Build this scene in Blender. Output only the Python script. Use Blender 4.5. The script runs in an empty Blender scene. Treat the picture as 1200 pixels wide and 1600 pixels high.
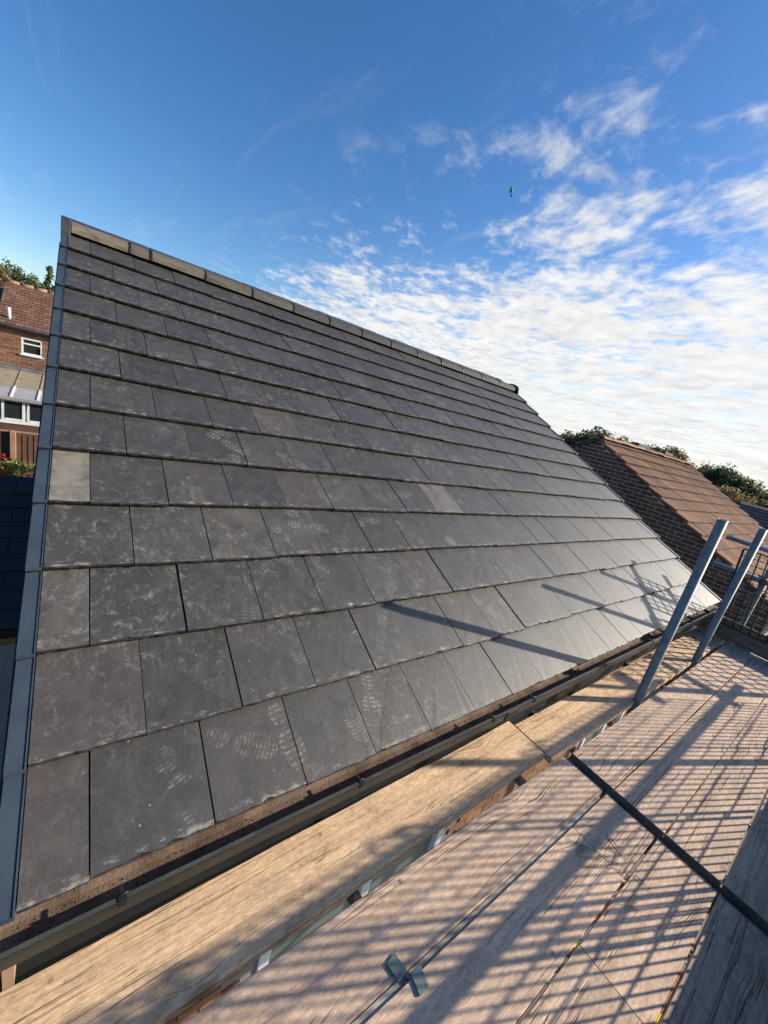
import bpy, bmesh, math, random
from mathutils import Vector, Matrix, noise as mnoise
R = math.radians
rnd = random.Random(7)
scene = bpy.context.scene
col = scene.collection

# ------------------------------------------------------------------ camera
CAM = Vector((0.091, -0.860, 1.335))
AX = (Vector((0.78807748, -0.57084, 0.23040)), Vector((0.02188561, -0.34807, -0.93721)), Vector((0.61518688, 0.74364, -0.26182)))
cd = bpy.data.cameras.new("camera")
cd.sensor_fit = 'VERTICAL'; cd.sensor_height = 36.0; cd.sensor_width = 27.0
cd.lens = 618.206 / 1600 * 36.0
cd.clip_start = 0.02; cd.clip_end = 2000
cam = bpy.data.objects.new("camera", cd); col.objects.link(cam)
zx = AX[2].normalized(); xx = (AX[0] - AX[0].dot(zx) * zx).normalized(); yy = zx.cross(xx)
cam.matrix_world = Matrix(((xx.x, -yy.x, -zx.x, CAM.x), (xx.y, -yy.y, -zx.y, CAM.y), (xx.z, -yy.z, -zx.z, CAM.z), (0, 0, 0, 1)))
scene.camera = cam

# ------------------------------------------------------------------ light, sky, exposure
SUN = Vector((0.845, -0.378, 0.385)).normalized()
scene.view_settings.view_transform = 'Standard'
scene.view_settings.look = 'None'
scene.view_settings.exposure = 0.85
scene.view_settings.gamma = 1.0
scene.view_settings.use_curve_mapping = False
SKY_STRENGTH = 0.099
SUN_STRENGTH = 4.7
sd = bpy.data.lights.new("sun", 'SUN'); sd.energy = SUN_STRENGTH; sd.angle = R(0.53); sd.color = (1.0, 0.89, 0.73)
so = bpy.data.objects.new("sun", sd); col.objects.link(so)
so.rotation_euler = SUN.to_track_quat('Z', 'Y').to_euler(); so.location = (8, -6, 9)


class NT:
    """small helper round a node tree"""
    def __init__(s, tree): s.t = tree; s.n = tree.nodes; s.l = tree.links
    def node(s, typ, **kw):
        n = s.n.new(typ)
        for k, v in kw.items(): setattr(n, k, v)
        return n
    def put(s, sock, v):
        if isinstance(v, bpy.types.NodeSocket): s.l.new(v, sock)
        elif v is not None:
            if hasattr(sock.default_value, '__len__'):
                v = tuple(v) if hasattr(v, '__len__') else (v,) * len(sock.default_value)
                if len(v) == 3 and len(sock.default_value) == 4: v = v + (1.0,)
            sock.default_value = v
    def math(s, op, a, b=None, c=None, clamp=False):
        n = s.node('ShaderNodeMath', operation=op, use_clamp=clamp)
        s.put(n.inputs[0], a)
        if b is not None: s.put(n.inputs[1], b)
        if c is not None: s.put(n.inputs[2], c)
        return n.outputs[0]
    def vmath(s, op, a, b=None):
        n = s.node('ShaderNodeVectorMath', operation=op)
        s.put(n.inputs[0], a)
        if b is not None: s.put(n.inputs[1], b)
        return n.outputs[1 if op in ('LENGTH', 'DOT_PRODUCT') else 0]
    def mix(s, f, a, b, blend='MIX'):
        n = s.node('ShaderNodeMix', data_type='RGBA', blend_type=blend)
        s.put(n.inputs[0], f); s.put(n.inputs[6], a); s.put(n.inputs[7], b)
        return n.outputs[2]
    def ramp(s, v, stops, interp='LINEAR'):
        n = s.node('ShaderNodeValToRGB'); cr = n.color_ramp; cr.interpolation = interp
        while len(cr.elements) < len(stops): cr.elements.new(0.5)
        for e, (p, c) in zip(cr.elements, stops):
            e.position = p
            e.color = (c, c, c, 1) if not hasattr(c, '__len__') else (*c, 1)
        s.put(n.inputs[0], v)
        return n.outputs[0]
    def step(s, v, lo, hi, a=0.0, b=1.0):
        n = s.node('ShaderNodeMapRange', interpolation_type='SMOOTHSTEP', clamp=True)
        s.put(n.inputs[0], v); s.put(n.inputs[1], lo); s.put(n.inputs[2], hi); s.put(n.inputs[3], a); s.put(n.inputs[4], b)
        return n.outputs[0]
    def noise(s, vec, scale, detail=4, rough=0.55, dist=0.0):
        n = s.node('ShaderNodeTexNoise'); s.put(n.inputs['Vector'], vec)
        s.put(n.inputs['Scale'], scale); s.put(n.inputs['Detail'], detail); s.put(n.inputs['Roughness'], rough); s.put(n.inputs['Distortion'], dist)
        return n.outputs[0]
    def voro(s, vec, scale, feat='F1', rnd_=1.0):
        n = s.node('ShaderNodeTexVoronoi', feature=feat); s.put(n.inputs['Vector'], vec)
        s.put(n.inputs['Scale'], scale); s.put(n.inputs['Randomness'], rnd_)
        return n
    def scale(s, vec, v3, off=None):
        n = s.node('ShaderNodeMapping'); s.put(n.inputs[0], vec); n.inputs[3].default_value = v3
        if off is not None: s.put(n.inputs[1], off)
        return n.outputs[0]
    def xyz(s, v):
        n = s.node('ShaderNodeSeparateXYZ'); s.put(n.inputs[0], v); return n.outputs
    def comb(s, x, y, z):
        n = s.node('ShaderNodeCombineXYZ'); s.put(n.inputs[0], x); s.put(n.inputs[1], y); s.put(n.inputs[2], z); return n.outputs[0]


def build_world():
    w = bpy.data.worlds.new("World"); scene.world = w; w.use_nodes = True
    t = NT(w.node_tree); t.n.clear()
    out = t.node('ShaderNodeOutputWorld')
    sky = t.node('ShaderNodeTexSky', sky_type='NISHITA', sun_disc=False)
    sky.sun_elevation = math.asin(SUN.z); sky.sun_rotation = math.atan2(SUN.x, SUN.y)
    sky.altitude = 100; sky.air_density = 1.0; sky.dust_density = 0.5; sky.ozone_density = 3.0
    hs = t.node('ShaderNodeHueSaturation'); hs.inputs['Saturation'].default_value = 1.24; hs.inputs['Hue'].default_value = 0.506; hs.inputs['Value'].default_value = 1.0
    t.l.new(sky.outputs[0], hs.inputs['Color'])
    bg = t.node('ShaderNodeBackground'); t.put(bg.inputs[0], hs.outputs[0]); bg.inputs[1].default_value = SKY_STRENGTH
    d = t.node('ShaderNodeTexCoord').outputs['Generated']
    x, y, z = t.xyz(d)
    zz = t.math('ADD', t.math('MAXIMUM', z, 0.0), 0.035)
    px = t.math('DIVIDE', x, zz); py = t.math('DIVIDE', y, zz)
    pv = t.comb(px, py, 0.0)
    # high broken cloud deck: coverage grows with distance along +x
    big = t.noise(pv, 0.75, 3, 0.55)
    clump = t.noise(t.scale(pv, (1.0, 0.8, 1.0), (3.1, 1.7, 0.0)), 2.4, 3, 0.55, 0.2)
    warp = t.noise(pv, 1.7, 2, 0.5)
    rot = t.node('ShaderNodeVectorRotate', rotation_type='Z_AXIS'); t.put(rot.inputs['Vector'], pv); rot.inputs['Angle'].default_value = R(35)
    pw = t.vmath('ADD', rot.outputs[0], t.comb(t.math('MULTIPLY', warp, 0.25), t.math('MULTIPLY', big, 0.25), 0.0))
    cells = t.noise(t.scale(pw, (1.0, 0.62, 1.0)), 10.0, 7, 0.62, 0.15)
    soft = t.noise(t.scale(pw, (1.0, 0.75, 1.0)), 4.0, 4, 0.5, 0.1)
    cov = t.math('MULTIPLY', t.step(px, 0.7, 3.2), 0.36)
    cov = t.math('ADD', cov, t.math('MULTIPLY', t.math('SUBTRACT', clump, 0.5), 0.75))
    cov = t.math('ADD', cov, t.math('MULTIPLY', t.math('SUBTRACT', big, 0.5), 0.45))
    dens = t.math('ADD', t.math('ADD', t.math('MULTIPLY', cells, 0.72), t.math('MULTIPLY', soft, 0.28)), cov)
    m = t.step(dens, 0.52, 0.90)
    gate = t.step(px, 0.62, 1.50)
    m = t.math('MULTIPLY', m, gate)
    # milky veil towards the horizon below the cloud deck
    az = t.math('DIVIDE', x, t.math('ADD', t.math('ABSOLUTE', y), 0.05))
    veil = t.math('MULTIPLY', t.step(z, 0.36, 0.03), t.step(az, 0.25, 1.3))
    veil = t.math('MULTIPLY', veil, t.math('ADD', t.math('MULTIPLY', t.noise(t.scale(pv, (1.4, 0.35, 1)), 1.0, 4), 0.9), 0.30), clamp=True)
    m = t.math('MAXIMUM', m, veil)
    # thin cirrus over the left of the sky
    ci = t.noise(t.scale(t.vmath('ADD', pv, t.comb(0, t.math('MULTIPLY', warp, 1.2), 0)), (1.6, 0.30, 1)), 2.2, 6, 0.65, 0.6)
    ci = t.math('MULTIPLY', t.step(ci, 0.54, 0.84), 0.18)
    m = t.math('MAXIMUM', m, ci)
    m = t.math('MULTIPLY', m, t.step(z, -0.01, 0.01))
    # cloud shade: thicker cells greyer
    shade = t.noise(t.scale(pw, (0.9, 0.5, 1.0)), 5.0, 4, 0.6)
    cc = t.ramp(t.math('ADD', t.math('MULTIPLY', shade, 0.75), t.math('MULTIPLY', big, 0.35)), [(0.36, (1.0, 0.985, 0.96)), (0.54, (0.90, 0.897, 0.89)), (0.76, (0.68, 0.69, 0.71))])
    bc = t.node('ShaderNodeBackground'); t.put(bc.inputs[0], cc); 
    # clouds boosted towards the out-of-view sun, added as neutral fill for shaded areas
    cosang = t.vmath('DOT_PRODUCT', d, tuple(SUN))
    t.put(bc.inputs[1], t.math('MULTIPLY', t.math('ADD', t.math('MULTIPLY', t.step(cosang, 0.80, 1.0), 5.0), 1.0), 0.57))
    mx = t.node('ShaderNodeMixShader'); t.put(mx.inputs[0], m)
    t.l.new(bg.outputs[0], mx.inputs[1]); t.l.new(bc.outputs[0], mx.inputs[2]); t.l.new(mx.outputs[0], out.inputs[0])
build_world()

# ------------------------------------------------------------------ materials
def material(name):
    m = bpy.data.materials.new(name); m.use_nodes = True
    t = NT(m.node_tree); b = t.n.get('Principled BSDF')
    return m, t, b
def setb(t, b, color=None, rough=None, metal=None, spec=None, bump=None, dist=0.01, strength=1.0):
    if color is not None: t.put(b.inputs['Base Color'], color)
    if rough is not None: t.put(b.inputs['Roughness'], rough)
    if metal is not None: t.put(b.inputs['Metallic'], metal)
    if spec is not None: t.put(b.inputs['Specular IOR Level'], spec)
    if bump is not None:
        n = t.node('ShaderNodeBump'); n.inputs['Distance'].default_value = dist; n.inputs['Strength'].default_value = strength
        t.put(n.inputs['Height'], bump); t.l.new(n.outputs[0], b.inputs['Normal'])
def obj_coord(t): return t.node('ShaderNodeTexCoord').outputs['Object']
def obj_rand(t): return t.node('ShaderNodeObjectInfo').outputs['Random']
def world_pos(t): return t.node('ShaderNodeNewGeometry').outputs['Position']
def island(t): return t.node('ShaderNodeNewGeometry').outputs['Random Per Island']

def mottled(name, c1, c2, scale=6.0, rough=0.8, metal=0.0, bump=0.3, bscale=None, spec=0.4, world=True, bdist=0.004):
    m, t, b = material(name)
    v = world_pos(t) if world else obj_coord(t)
    n = t.noise(v, scale, 6, 0.6, 0.3)
    f = t.step(n, 0.3, 0.7)
    h = t.noise(v, bscale or scale * 6, 4, 0.6)
    setb(t, b, t.mix(f, c1, c2), t.math('ADD', t.math('MULTIPLY', n, 0.25), rough - 0.12), metal, spec, h if bump else None, bdist, bump)
    return m

def slate_material():
    m, t, b = material('slate_tile')
    o = obj_coord(t); r = obj_rand(t); w = world_pos(t)
    ov = t.vmath('ADD', o, t.comb(t.math('MULTIPLY', r, 37.0), t.math('MULTIPLY', r, 91.0), r))
    x, y, z = t.xyz(o)
    fine = t.noise(ov, 160, 3, 0.7)
    mid = t.noise(t.scale(ov, (1, 0.8, 1)), 11, 9, 0.72, 0.4)
    streak = t.noise(t.scale(ov, (6.0, 1.0, 1)), 7, 5, 0.6, 0.5)
    big = t.noise(w, 1.3, 4, 0.6, 0.5)
    base = t.mix(t.step(mid, 0.3, 0.75), (0.036, 0.0345, 0.0318), (0.056, 0.0536, 0.0492))
    tone = t.math('ADD', t.math('MULTIPLY', t.math('FRACT', t.math('MULTIPLY', r, 7.31)), 0.30), 0.85)
    base = t.mix(1.0, base, t.comb(tone, tone, tone), 'MULTIPLY')
    gr = t.math('ADD', t.math('MULTIPLY', t.noise(ov, 90, 4, 0.8), 1.5), 0.25)
    base = t.mix(1.0, base, t.comb(gr, gr, gr), 'MULTIPLY')
    tint = t.node('ShaderNodeAttribute', attribute_type='OBJECT', attribute_name='dusting')
    red = t.node('ShaderNodeAttribute', attribute_type='OBJECT', attribute_name='redness')
    base = t.mix(t.math('MULTIPLY', red.outputs['Fac'], t.step(mid, 0.25, 0.65, 0.5, 1.0)), base, (0.115, 0.082, 0.068))
    base = t.mix(t.math('MULTIPLY', tint.outputs['Fac'], t.step(mid, 0.30, 0.62, 0.25, 1.0)), base, (0.27, 0.24, 0.19))
    dust = (0.27, 0.255, 0.225)
    # worn, wiped dust: strongest where people walked
    walked = t.step(big, 0.40, 0.66)
    smudge = t.math('MULTIPLY', t.step(t.noise(t.scale(ov, (1.3, 1, 1)), 19, 9, 0.80, 0.25), 0.50, 0.76), t.math('ADD', t.math('MULTIPLY', walked, 0.74), 0.09))
    scr = t.math('MULTIPLY', t.step(streak, 0.60, 0.85), t.math('ADD', t.math('MULTIPLY', walked, 0.45), 0.14))
    f = t.math('ADD', smudge, scr, clamp=True)
    # mortar dust lying along the nose edge, and pale specks
    edge = t.math('MULTIPLY', t.step(y, 0.042, 0.0), t.step(t.noise(t.scale(ov, (1, 2.2, 1)), 22, 5, 0.7), 0.50, 0.66))
    f = t.math('MAXIMUM', f, t.math('MULTIPLY', edge, 0.85))
    vs = t.voro(ov, 34); sp = t.math('MULTIPLY', t.step(vs.outputs['Distance'], 0.13, 0.05), t.step(t.noise(ov, 9, 2), 0.55, 0.65))
    f = t.math('MAXIMUM', f, t.math('MULTIPLY', sp, 0.8))
    blob = t.math('MULTIPLY', t.step(t.voro(t.scale(ov, (1, 1.3, 1)), 7.0).outputs['Distance'], 0.15, 0.05), t.step(y, 0.06, 0.02))
    blob = t.math('MULTIPLY', blob, t.step(t.noise(ov, 60, 4), 0.35, 0.6))
    # dusty boot marks, placed tile by tile
    pm = None
    for k in ('a', 'b', 'c'):
        a = t.node('ShaderNodeAttribute', attribute_type='OBJECT', attribute_name='boot_' + k)
        st = t.node('ShaderNodeAttribute', attribute_type='OBJECT', attribute_name='bootstr_' + k).outputs['Fac']
        ax, ay, ang = t.xyz(a.outputs['Vector'])
        dx = t.math('SUBTRACT', x, ax); dy = t.math('SUBTRACT', y, ay)
        ca = t.math('COSINE', ang); sa = t.math('SINE', ang)
        u = t.math('ADD', t.math('MULTIPLY', dx, ca), t.math('MULTIPLY', dy, sa))
        v = t.math('SUBTRACT', t.math('MULTIPLY', dy, ca), t.math('MULTIPLY', dx, sa))
        wob = t.math('MULTIPLY', t.math('SUBTRACT', t.noise(ov, 30, 3), 0.5), 0.5)
        def ell(cu, ru, rv):
            e1 = t.math('POWER', t.math('DIVIDE', t.math('SUBTRACT', u, cu), ru), 2.0)
            e2 = t.math('POWER', t.math('DIVIDE', v, rv), 2.0)
            return t.step(t.math('ADD', t.math('ADD', e1, e2), wob), 1.05, 0.75)
        sole = t.math('MAXIMUM', ell(0.045, 0.085, 0.047), ell(-0.095, 0.045, 0.036))
        per = t.math('ADD', t.math('MULTIPLY', t.math('FRACT', t.math('MULTIPLY', st, 13.7)), 0.010), 0.0125)
        uu = t.math('ADD', u, t.math('MULTIPLY', t.math('POWER', v, 2.0), 3.5))
        st1 = t.step(t.math('SINE', t.math('DIVIDE', t.math('MULTIPLY', uu, 2 * math.pi), per)), -0.25, 0.55)
        st2 = t.step(t.math('SINE', t.math('MULTIPLY', v, 2 * math.pi / 0.034)), -1.0, -0.55)
        pat = t.math('MULTIPLY', st1, st2)
        br = t.math('MULTIPLY', t.step(t.noise(ov, 5.5, 3, 0.6), 0.40, 0.56), t.step(t.noise(t.scale(ov, (1.0, 0.6, 1.0)), 12, 6, 0.75, 0.5), 0.34, 0.60))
        br = t.math('MULTIPLY', br, t.step(t.noise(ov, 110, 3, 0.7), 0.30, 0.60))
        p = t.math('MULTIPLY', t.math('MULTIPLY', sole, t.math('ADD', t.math('MULTIPLY', pat, 0.80), 0.20)), t.math('MULTIPLY', br, st))
        pm = p if pm is None else t.math('MAXIMUM', pm, p)
    f = t.math('MAXIMUM', f, t.math('MULTIPLY', pm, 0.85))
    c = t.mix(f, base, dust)
    c = t.mix(t.math('MULTIPLY', blob, 0.75), c, (0.40, 0.37, 0.33))
    h = t.math('ADD', t.math('MULTIPLY', fine, 0.6), t.math('ADD', t.math('MULTIPLY', mid, 1.4), t.math('MULTIPLY', f, 0.3)))
    rough = t.math('ADD', t.math('MULTIPLY', f, 0.25), t.math('ADD', t.math('MULTIPLY', mid, 0.16), 0.45))
    setb(t, b, c, rough, 0.0, 0.50, h, 0.0022, 0.45)
    b.inputs['IOR'].default_value = 1.56
    return m

def wood_material(name, light, dark, weather, wamt, crack=0.6):
    m, t, b = material(name)
    o = obj_coord(t); r = obj_rand(t)
    ov = t.vmath('ADD', o, t.comb(t.math('MULTIPLY', r, 53.0), t.math('MULTIPLY', r, 17.0), t.math('MULTIPLY', r, 9.0)))
    kn = t.voro(t.scale(ov, (2.3, 6.5, 0.3)), 1.0)
    kd = kn.outputs['Distance']
    knot = t.step(kd, 0.13, 0.05)
    bend = t.math('MULTIPLY', t.step(kd, 0.5, 0.0), 0.035)
    gy = t.vmath('ADD', ov, t.comb(0.0, bend, 0.0))
    grain = t.noise(t.scale(gy, (3.2, 75, 75)), 1.0, 7, 0.72, 0.6)
    rings = t.noise(t.scale(gy, (0.9, 17, 17)), 1.0, 3, 0.5, 1.0)
    stain = t.noise(t.scale(ov, (2.0, 5, 5)), 1.6, 6, 0.65, 0.8)
    fine = t.noise(t.scale(gy, (14, 260, 260)), 1.0, 3, 0.6)
    c = t.mix(t.step(t.math('ADD', t.math('MULTIPLY', grain, 0.6), t.math('MULTIPLY', rings, 0.5)), 0.38, 0.70), light, dark)
    c = t.mix(t.math('MULTIPLY', t.step(stain, 0.36, 0.68), wamt), c, weather)
    c = t.mix(t.math('MULTIPLY', t.step(t.noise(t.scale(ov, (0.7, 1.3, 1)), 8, 9, 0.78, 0.6), 0.50, 0.74), 0.62), c, tuple(v * 0.40 for v in dark))
    iso = t.math('ADD', t.math('MULTIPLY', t.noise(t.scale(ov, (1, 2.2, 2.2)), 34, 7, 0.8, 0.3), 1.7), 0.15)
    c = t.mix(1.0, c, t.comb(iso, iso, iso), 'MULTIPLY')
    fib = t.math('MULTIPLY', t.step(fine, 0.62, 0.74), 0.35)
    c = t.mix(fib, c, tuple(v * 0.5 for v in dark))
    c = t.mix(t.math('MULTIPLY', knot, 0.7), c, tuple(v * 0.38 for v in dark))
    cr = t.noise(t.scale(gy, (0.55, 30, 30)), 1.0, 3, 0.55, 0.2)
    ck = t.math('MULTIPLY', t.step(t.math('ABSOLUTE', t.math('SUBTRACT', cr, 0.5)), 0.016, 0.004), t.step(t.noise(t.scale(ov, (1.2, 9, 9)), 1.0, 2), 0.46, 0.54))
    c = t.mix(t.math('MULTIPLY', ck, crack), c, (0.035, 0.025, 0.018))
    tone = t.math('ADD', t.math('MULTIPLY', t.math('FRACT', t.math('MULTIPLY', r, 5.7)), 0.22), 0.89)
    c = t.mix(1.0, c, t.comb(tone, tone, tone), 'MULTIPLY')
    nk = t.voro(t.scale(ov, (1.0, 1.0, 0.02)), 6.5); nick = t.math('MULTIPLY', t.step(nk.outputs['Distance'], 0.085, 0.04), t.step(t.noise(ov, 3.3, 2), 0.44, 0.54))
    c = t.mix(t.math('MULTIPLY', nick, 0.75), c, (0.045, 0.035, 0.028))
    spk = t.math('MULTIPLY', t.step(t.voro(ov, 24).outputs['Distance'], 0.09, 0.05), t.step(t.noise(ov, 4, 2), 0.50, 0.62))
    c = t.mix(t.math('MULTIPLY', spk, 0.6), c, (0.05, 0.04, 0.033))
    h = t.math('ADD', t.math('ADD', t.math('MULTIPLY', grain, 1.0), t.math('MULTIPLY', fine, 0.5)), t.math('MULTIPLY', ck, -2.0))
    setb(t, b, c, 0.82, 0.0, 0.25, h, 0.0035, 0.7)
    return m

def brick_material(name, cols, mode, rough=0.9):
    m, t, b = material(name)
    r = obj_rand(t) if mode == 'object' else island(t)
    w = world_pos(t)
    n = t.noise(w, 30, 5, 0.65)
    c = t.ramp(r, [(i / (len(cols) - 1), k) for i, k in enumerate(cols)])
    c = t.mix(t.step(n, 0.35, 0.75), c, t.mix(1.0, c, (0.62, 0.60, 0.58), 'MULTIPLY'))
    c = t.mix(t.math('MULTIPLY', t.step(t.noise(w, 2.2, 4), 0.55, 0.75), 0.3), c, (0.10, 0.095, 0.085))
    setb(t, b, c, rough, 0, 0.2, t.noise(w, 120, 3, 0.7), 0.003, 0.5)
    return m

def glass_material(name, c, rough=0.06):
    m, t, b = material(name)
    setb(t, b, t.mix(t.noise(world_pos(t), 3, 3), c, tuple(v * 1.5 for v in c)), rough, 0.0, 0.8)
    return m

def leaf_material(name, a, b_, c):
    m, t, b = material(name)
    r = island(t)
    n = t.noise(world_pos(t), 0.9, 2)
    k = t.ramp(t.math('ADD', t.math('MULTIPLY', r, 0.7), t.math('MULTIPLY', n, 0.4)), [(0.15, a), (0.55, b_), (0.95, c)])
    setb(t, b, k, 0.65, 0, 0.25)
    tr = t.node('ShaderNodeBsdfTranslucent'); t.put(tr.inputs[0], k); ms = t.node('ShaderNodeMixShader'); ms.inputs[0].default_value = 0.42
    out = t.n.get('Material Output'); t.l.new(b.outputs[0], ms.inputs[1]); t.l.new(tr.outputs[0], ms.inputs[2]); t.l.new(ms.outputs[0], out.inputs[0])
    return m

M = {}
M['slate'] = slate_material()
M['slate_edge'] = mottled('slate_dark_edge', (0.010, 0.010, 0.010), (0.034, 0.033, 0.031), 60, 0.9, bump=0.6, bscale=200)  # darker tone for the nose faces and undersides of the tiles
M['underlay'] = mottled('roof_underlay', (0.012, 0.012, 0.013), (0.02, 0.02, 0.02), 8, 0.9)
M['verge'] = mottled('verge_plastic', (0.030, 0.046, 0.064), (0.039, 0.057, 0.075), 9, 0.52, bump=0.15, spec=0.4)
M['verge_dark'] = mottled('verge_dark_plastic', (0.020, 0.023, 0.032), (0.03, 0.033, 0.042), 6, 0.55, bump=0.1)
M['cap'] = mottled('ridge_end_plastic', (0.03, 0.034, 0.042), (0.045, 0.05, 0.058), 12, 0.55, bump=0.15)
M['gutter'] = mottled('gutter_plastic', (0.010, 0.0135, 0.0135), (0.016, 0.020, 0.020), 5, 0.36, bump=0.1, spec=0.5)
M['gutter_lip'] = mottled('gutter_lip_plastic', (0.04, 0.042, 0.036), (0.07, 0.068, 0.05), 8, 0.5, bump=0.1)
M['fascia'] = mottled('fascia_board_paint', (0.03, 0.033, 0.034), (0.045, 0.047, 0.047), 4, 0.5, bump=0.1)
M['galv'] = mottled('galvanised_steel', (0.17, 0.168, 0.16), (0.27, 0.265, 0.25), 16, 0.55, 0.15, bump=0.15, bscale=70, world=False)
M['galv_blue'] = mottled('bright_galvanised_steel', (0.36, 0.41, 0.50), (0.52, 0.57, 0.66), 14, 0.34, 0.9, bump=0.1, bscale=70, world=False)
M['hoop'] = mottled('dull_steel_band', (0.11, 0.107, 0.10), (0.20, 0.19, 0.17), 14, 0.6, 0.3, bump=0.25)
M['plate'] = mottled('zinc_plate', (0.12, 0.15, 0.14), (0.20, 0.24, 0.215), 25, 0.5, 0.5, bump=0.2)
M['mesh'] = mottled('black_mesh_plastic', (0.012, 0.012, 0.012), (0.022, 0.022, 0.022), 6, 0.55, bump=0.0)
M['black'] = mottled('black_plastic', (0.01, 0.01, 0.01), (0.02, 0.02, 0.02), 8, 0.5, bump=0.1)
M['white'] = mottled('white_upvc', (0.58, 0.59, 0.60), (0.68, 0.68, 0.68), 7, 0.4, bump=0.05)
M['mortar'] = mottled('mortar', (0.30, 0.28, 0.25), (0.42, 0.40, 0.36), 9, 0.95, bump=0.4)
M['mortar_dark'] = mottled('weathered_mortar', (0.15, 0.135, 0.12), (0.22, 0.20, 0.18), 9, 0.95, bump=0.4)
M['verge_bed'] = mottled('dark_verge_bedding', (0.035, 0.03, 0.027), (0.075, 0.065, 0.055), 14, 0.95, bump=0.5)
M['tile_edge'] = mottled('dark_tile_edge', (0.025, 0.018, 0.015), (0.05, 0.034, 0.026), 30, 0.95)
M['brick_dark'] = brick_material('dark_brown_brick', [(0.105, 0.062, 0.048), (0.14, 0.078, 0.058), (0.085, 0.055, 0.046), (0.165, 0.098, 0.072)], 'object')
M['brick_dark_mass'] = brick_material('dark_brown_brick_mass', [(0.105, 0.062, 0.048), (0.14, 0.078, 0.058), (0.085, 0.055, 0.046), (0.165, 0.098, 0.072)], 'island')
M['brick_orange'] = brick_material('orange_brick_mass', [(0.22, 0.10, 0.055), (0.27, 0.14, 0.08), (0.15, 0.075, 0.05), (0.30, 0.18, 0.105)], 'island')
M['brick_house'] = brick_material('brown_brick_mass', [(0.25, 0.13, 0.07), (0.31, 0.17, 0.09), (0.20, 0.105, 0.065)], 'island')
M['tile_red'] = brick_material('weathered_red_tile', [(0.24, 0.118, 0.070), (0.285, 0.142, 0.080), (0.19, 0.098, 0.064), (0.34, 0.170, 0.092)], 'object')
M['tile_orange'] = brick_material('plain_clay_tile', [(0.19, 0.095, 0.066), (0.145, 0.075, 0.056), (0.23, 0.13, 0.09), (0.17, 0.10, 0.08)], 'island')
M['tile_black'] = mottled('black_roof_tile', (0.018, 0.019, 0.024), (0.03, 0.031, 0.036), 3, 0.6, bump=0.2)
M['tile_grey'] = mottled('grey_brown_roof_tile', (0.05, 0.046, 0.044), (0.085, 0.078, 0.07), 3, 0.85, bump=0.2)
M['lichen_ridge'] = mottled('lichened_ridge_tile', (0.30, 0.19, 0.11), (0.22, 0.13, 0.085), 10, 0.9)
M['board_new'] = wood_material('fresh_scaffold_board', (0.78, 0.555, 0.35), (0.60, 0.40, 0.235), (0.53, 0.38, 0.255), 0.6, 0.28)
M['board_old'] = wood_material('weathered_scaffold_board', (0.79, 0.57, 0.405), (0.59, 0.405, 0.275), (0.47, 0.35, 0.26), 0.85, 0.45)
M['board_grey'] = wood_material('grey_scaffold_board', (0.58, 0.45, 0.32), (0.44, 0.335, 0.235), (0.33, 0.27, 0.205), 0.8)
M['pale_wood'] = wood_material('pale_splintered_wood', (0.40, 0.385, 0.34), (0.28, 0.27, 0.235), (0.20, 0.195, 0.17), 0.7)
M['toeboard'] = wood_material('toe_board_wood', (0.31, 0.24, 0.175), (0.22, 0.17, 0.125), (0.16, 0.135, 0.11), 0.7)
M['timber_brown'] = mottled('brown_timber', (0.16, 0.075, 0.03), (0.22, 0.11, 0.05), 5, 0.6)
M['cladding'] = mottled('grey_cladding', (0.20, 0.195, 0.20), (0.26, 0.25, 0.255), 4, 0.7)
M['fence'] = mottled('dark_stained_fence', (0.075, 0.035, 0.022), (0.115, 0.055, 0.036), 5, 0.85)
M['post'] = mottled('fence_post_wood', (0.26, 0.16, 0.10), (0.33, 0.21, 0.13), 5, 0.85)
M['poly_tan'] = mottled('dirty_polycarbonate', (0.24, 0.20, 0.145), (0.33, 0.28, 0.205), 5.2, 0.35, bump=0.05)
M['poly_grey'] = mottled('grey_polycarbonate', (0.28, 0.29, 0.30), (0.36, 0.36, 0.36), 2.2, 0.25, bump=0.05)
M['lead'] = mottled('lead_flashing', (0.10, 0.105, 0.115), (0.15, 0.155, 0.165), 5, 0.6)
M['glass'] = glass_material('window_glass', (0.018, 0.022, 0.022))
M['glass_green'] = glass_material('greenish_window_glass', (0.085, 0.105, 0.098), 0.15)
M['paving'] = mottled('pale_concrete_paving', (0.13, 0.125, 0.11), (0.19, 0.18, 0.16), 3, 0.9)
M['ground'] = mottled('grass_ground', (0.045, 0.07, 0.022), (0.08, 0.095, 0.035), 1.5, 0.95)
M['hill'] = mottled('wooded_hill_ground', (0.035, 0.055, 0.02), (0.06, 0.07, 0.025), 0.3, 0.95)
M['bark'] = mottled('bark', (0.07, 0.05, 0.035), (0.11, 0.085, 0.06), 6, 0.95)
M['leaf_dark'] = leaf_material('dark_leaf', (0.041, 0.061, 0.027), (0.083, 0.110, 0.042), (0.139, 0.154, 0.060))
M['leaf_olive'] = leaf_material('olive_leaf', (0.074, 0.073, 0.027), (0.156, 0.133, 0.048), (0.241, 0.176, 0.077))
M['leaf_brown'] = leaf_material('autumn_leaf', (0.120, 0.088, 0.041), (0.217, 0.147, 0.060), (0.304, 0.216, 0.091))
M['leaf_bright'] = leaf_material('bright_leaf', (0.12, 0.16, 0.04), (0.28, 0.31, 0.09), (0.42, 0.42, 0.17))
M['petal'] = leaf_material('red_petal', (0.34, 0.012, 0.015), (0.46, 0.02, 0.022), (0.52, 0.05, 0.045))
M['red_paint'] = mottled('red_brown_paint', (0.34, 0.12, 0.07), (0.42, 0.17, 0.10), 30, 0.8)
M['yellow_paint'] = mottled('yellow_paint', (0.75, 0.55, 0.03), (0.80, 0.62, 0.05), 30, 0.7)
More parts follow.
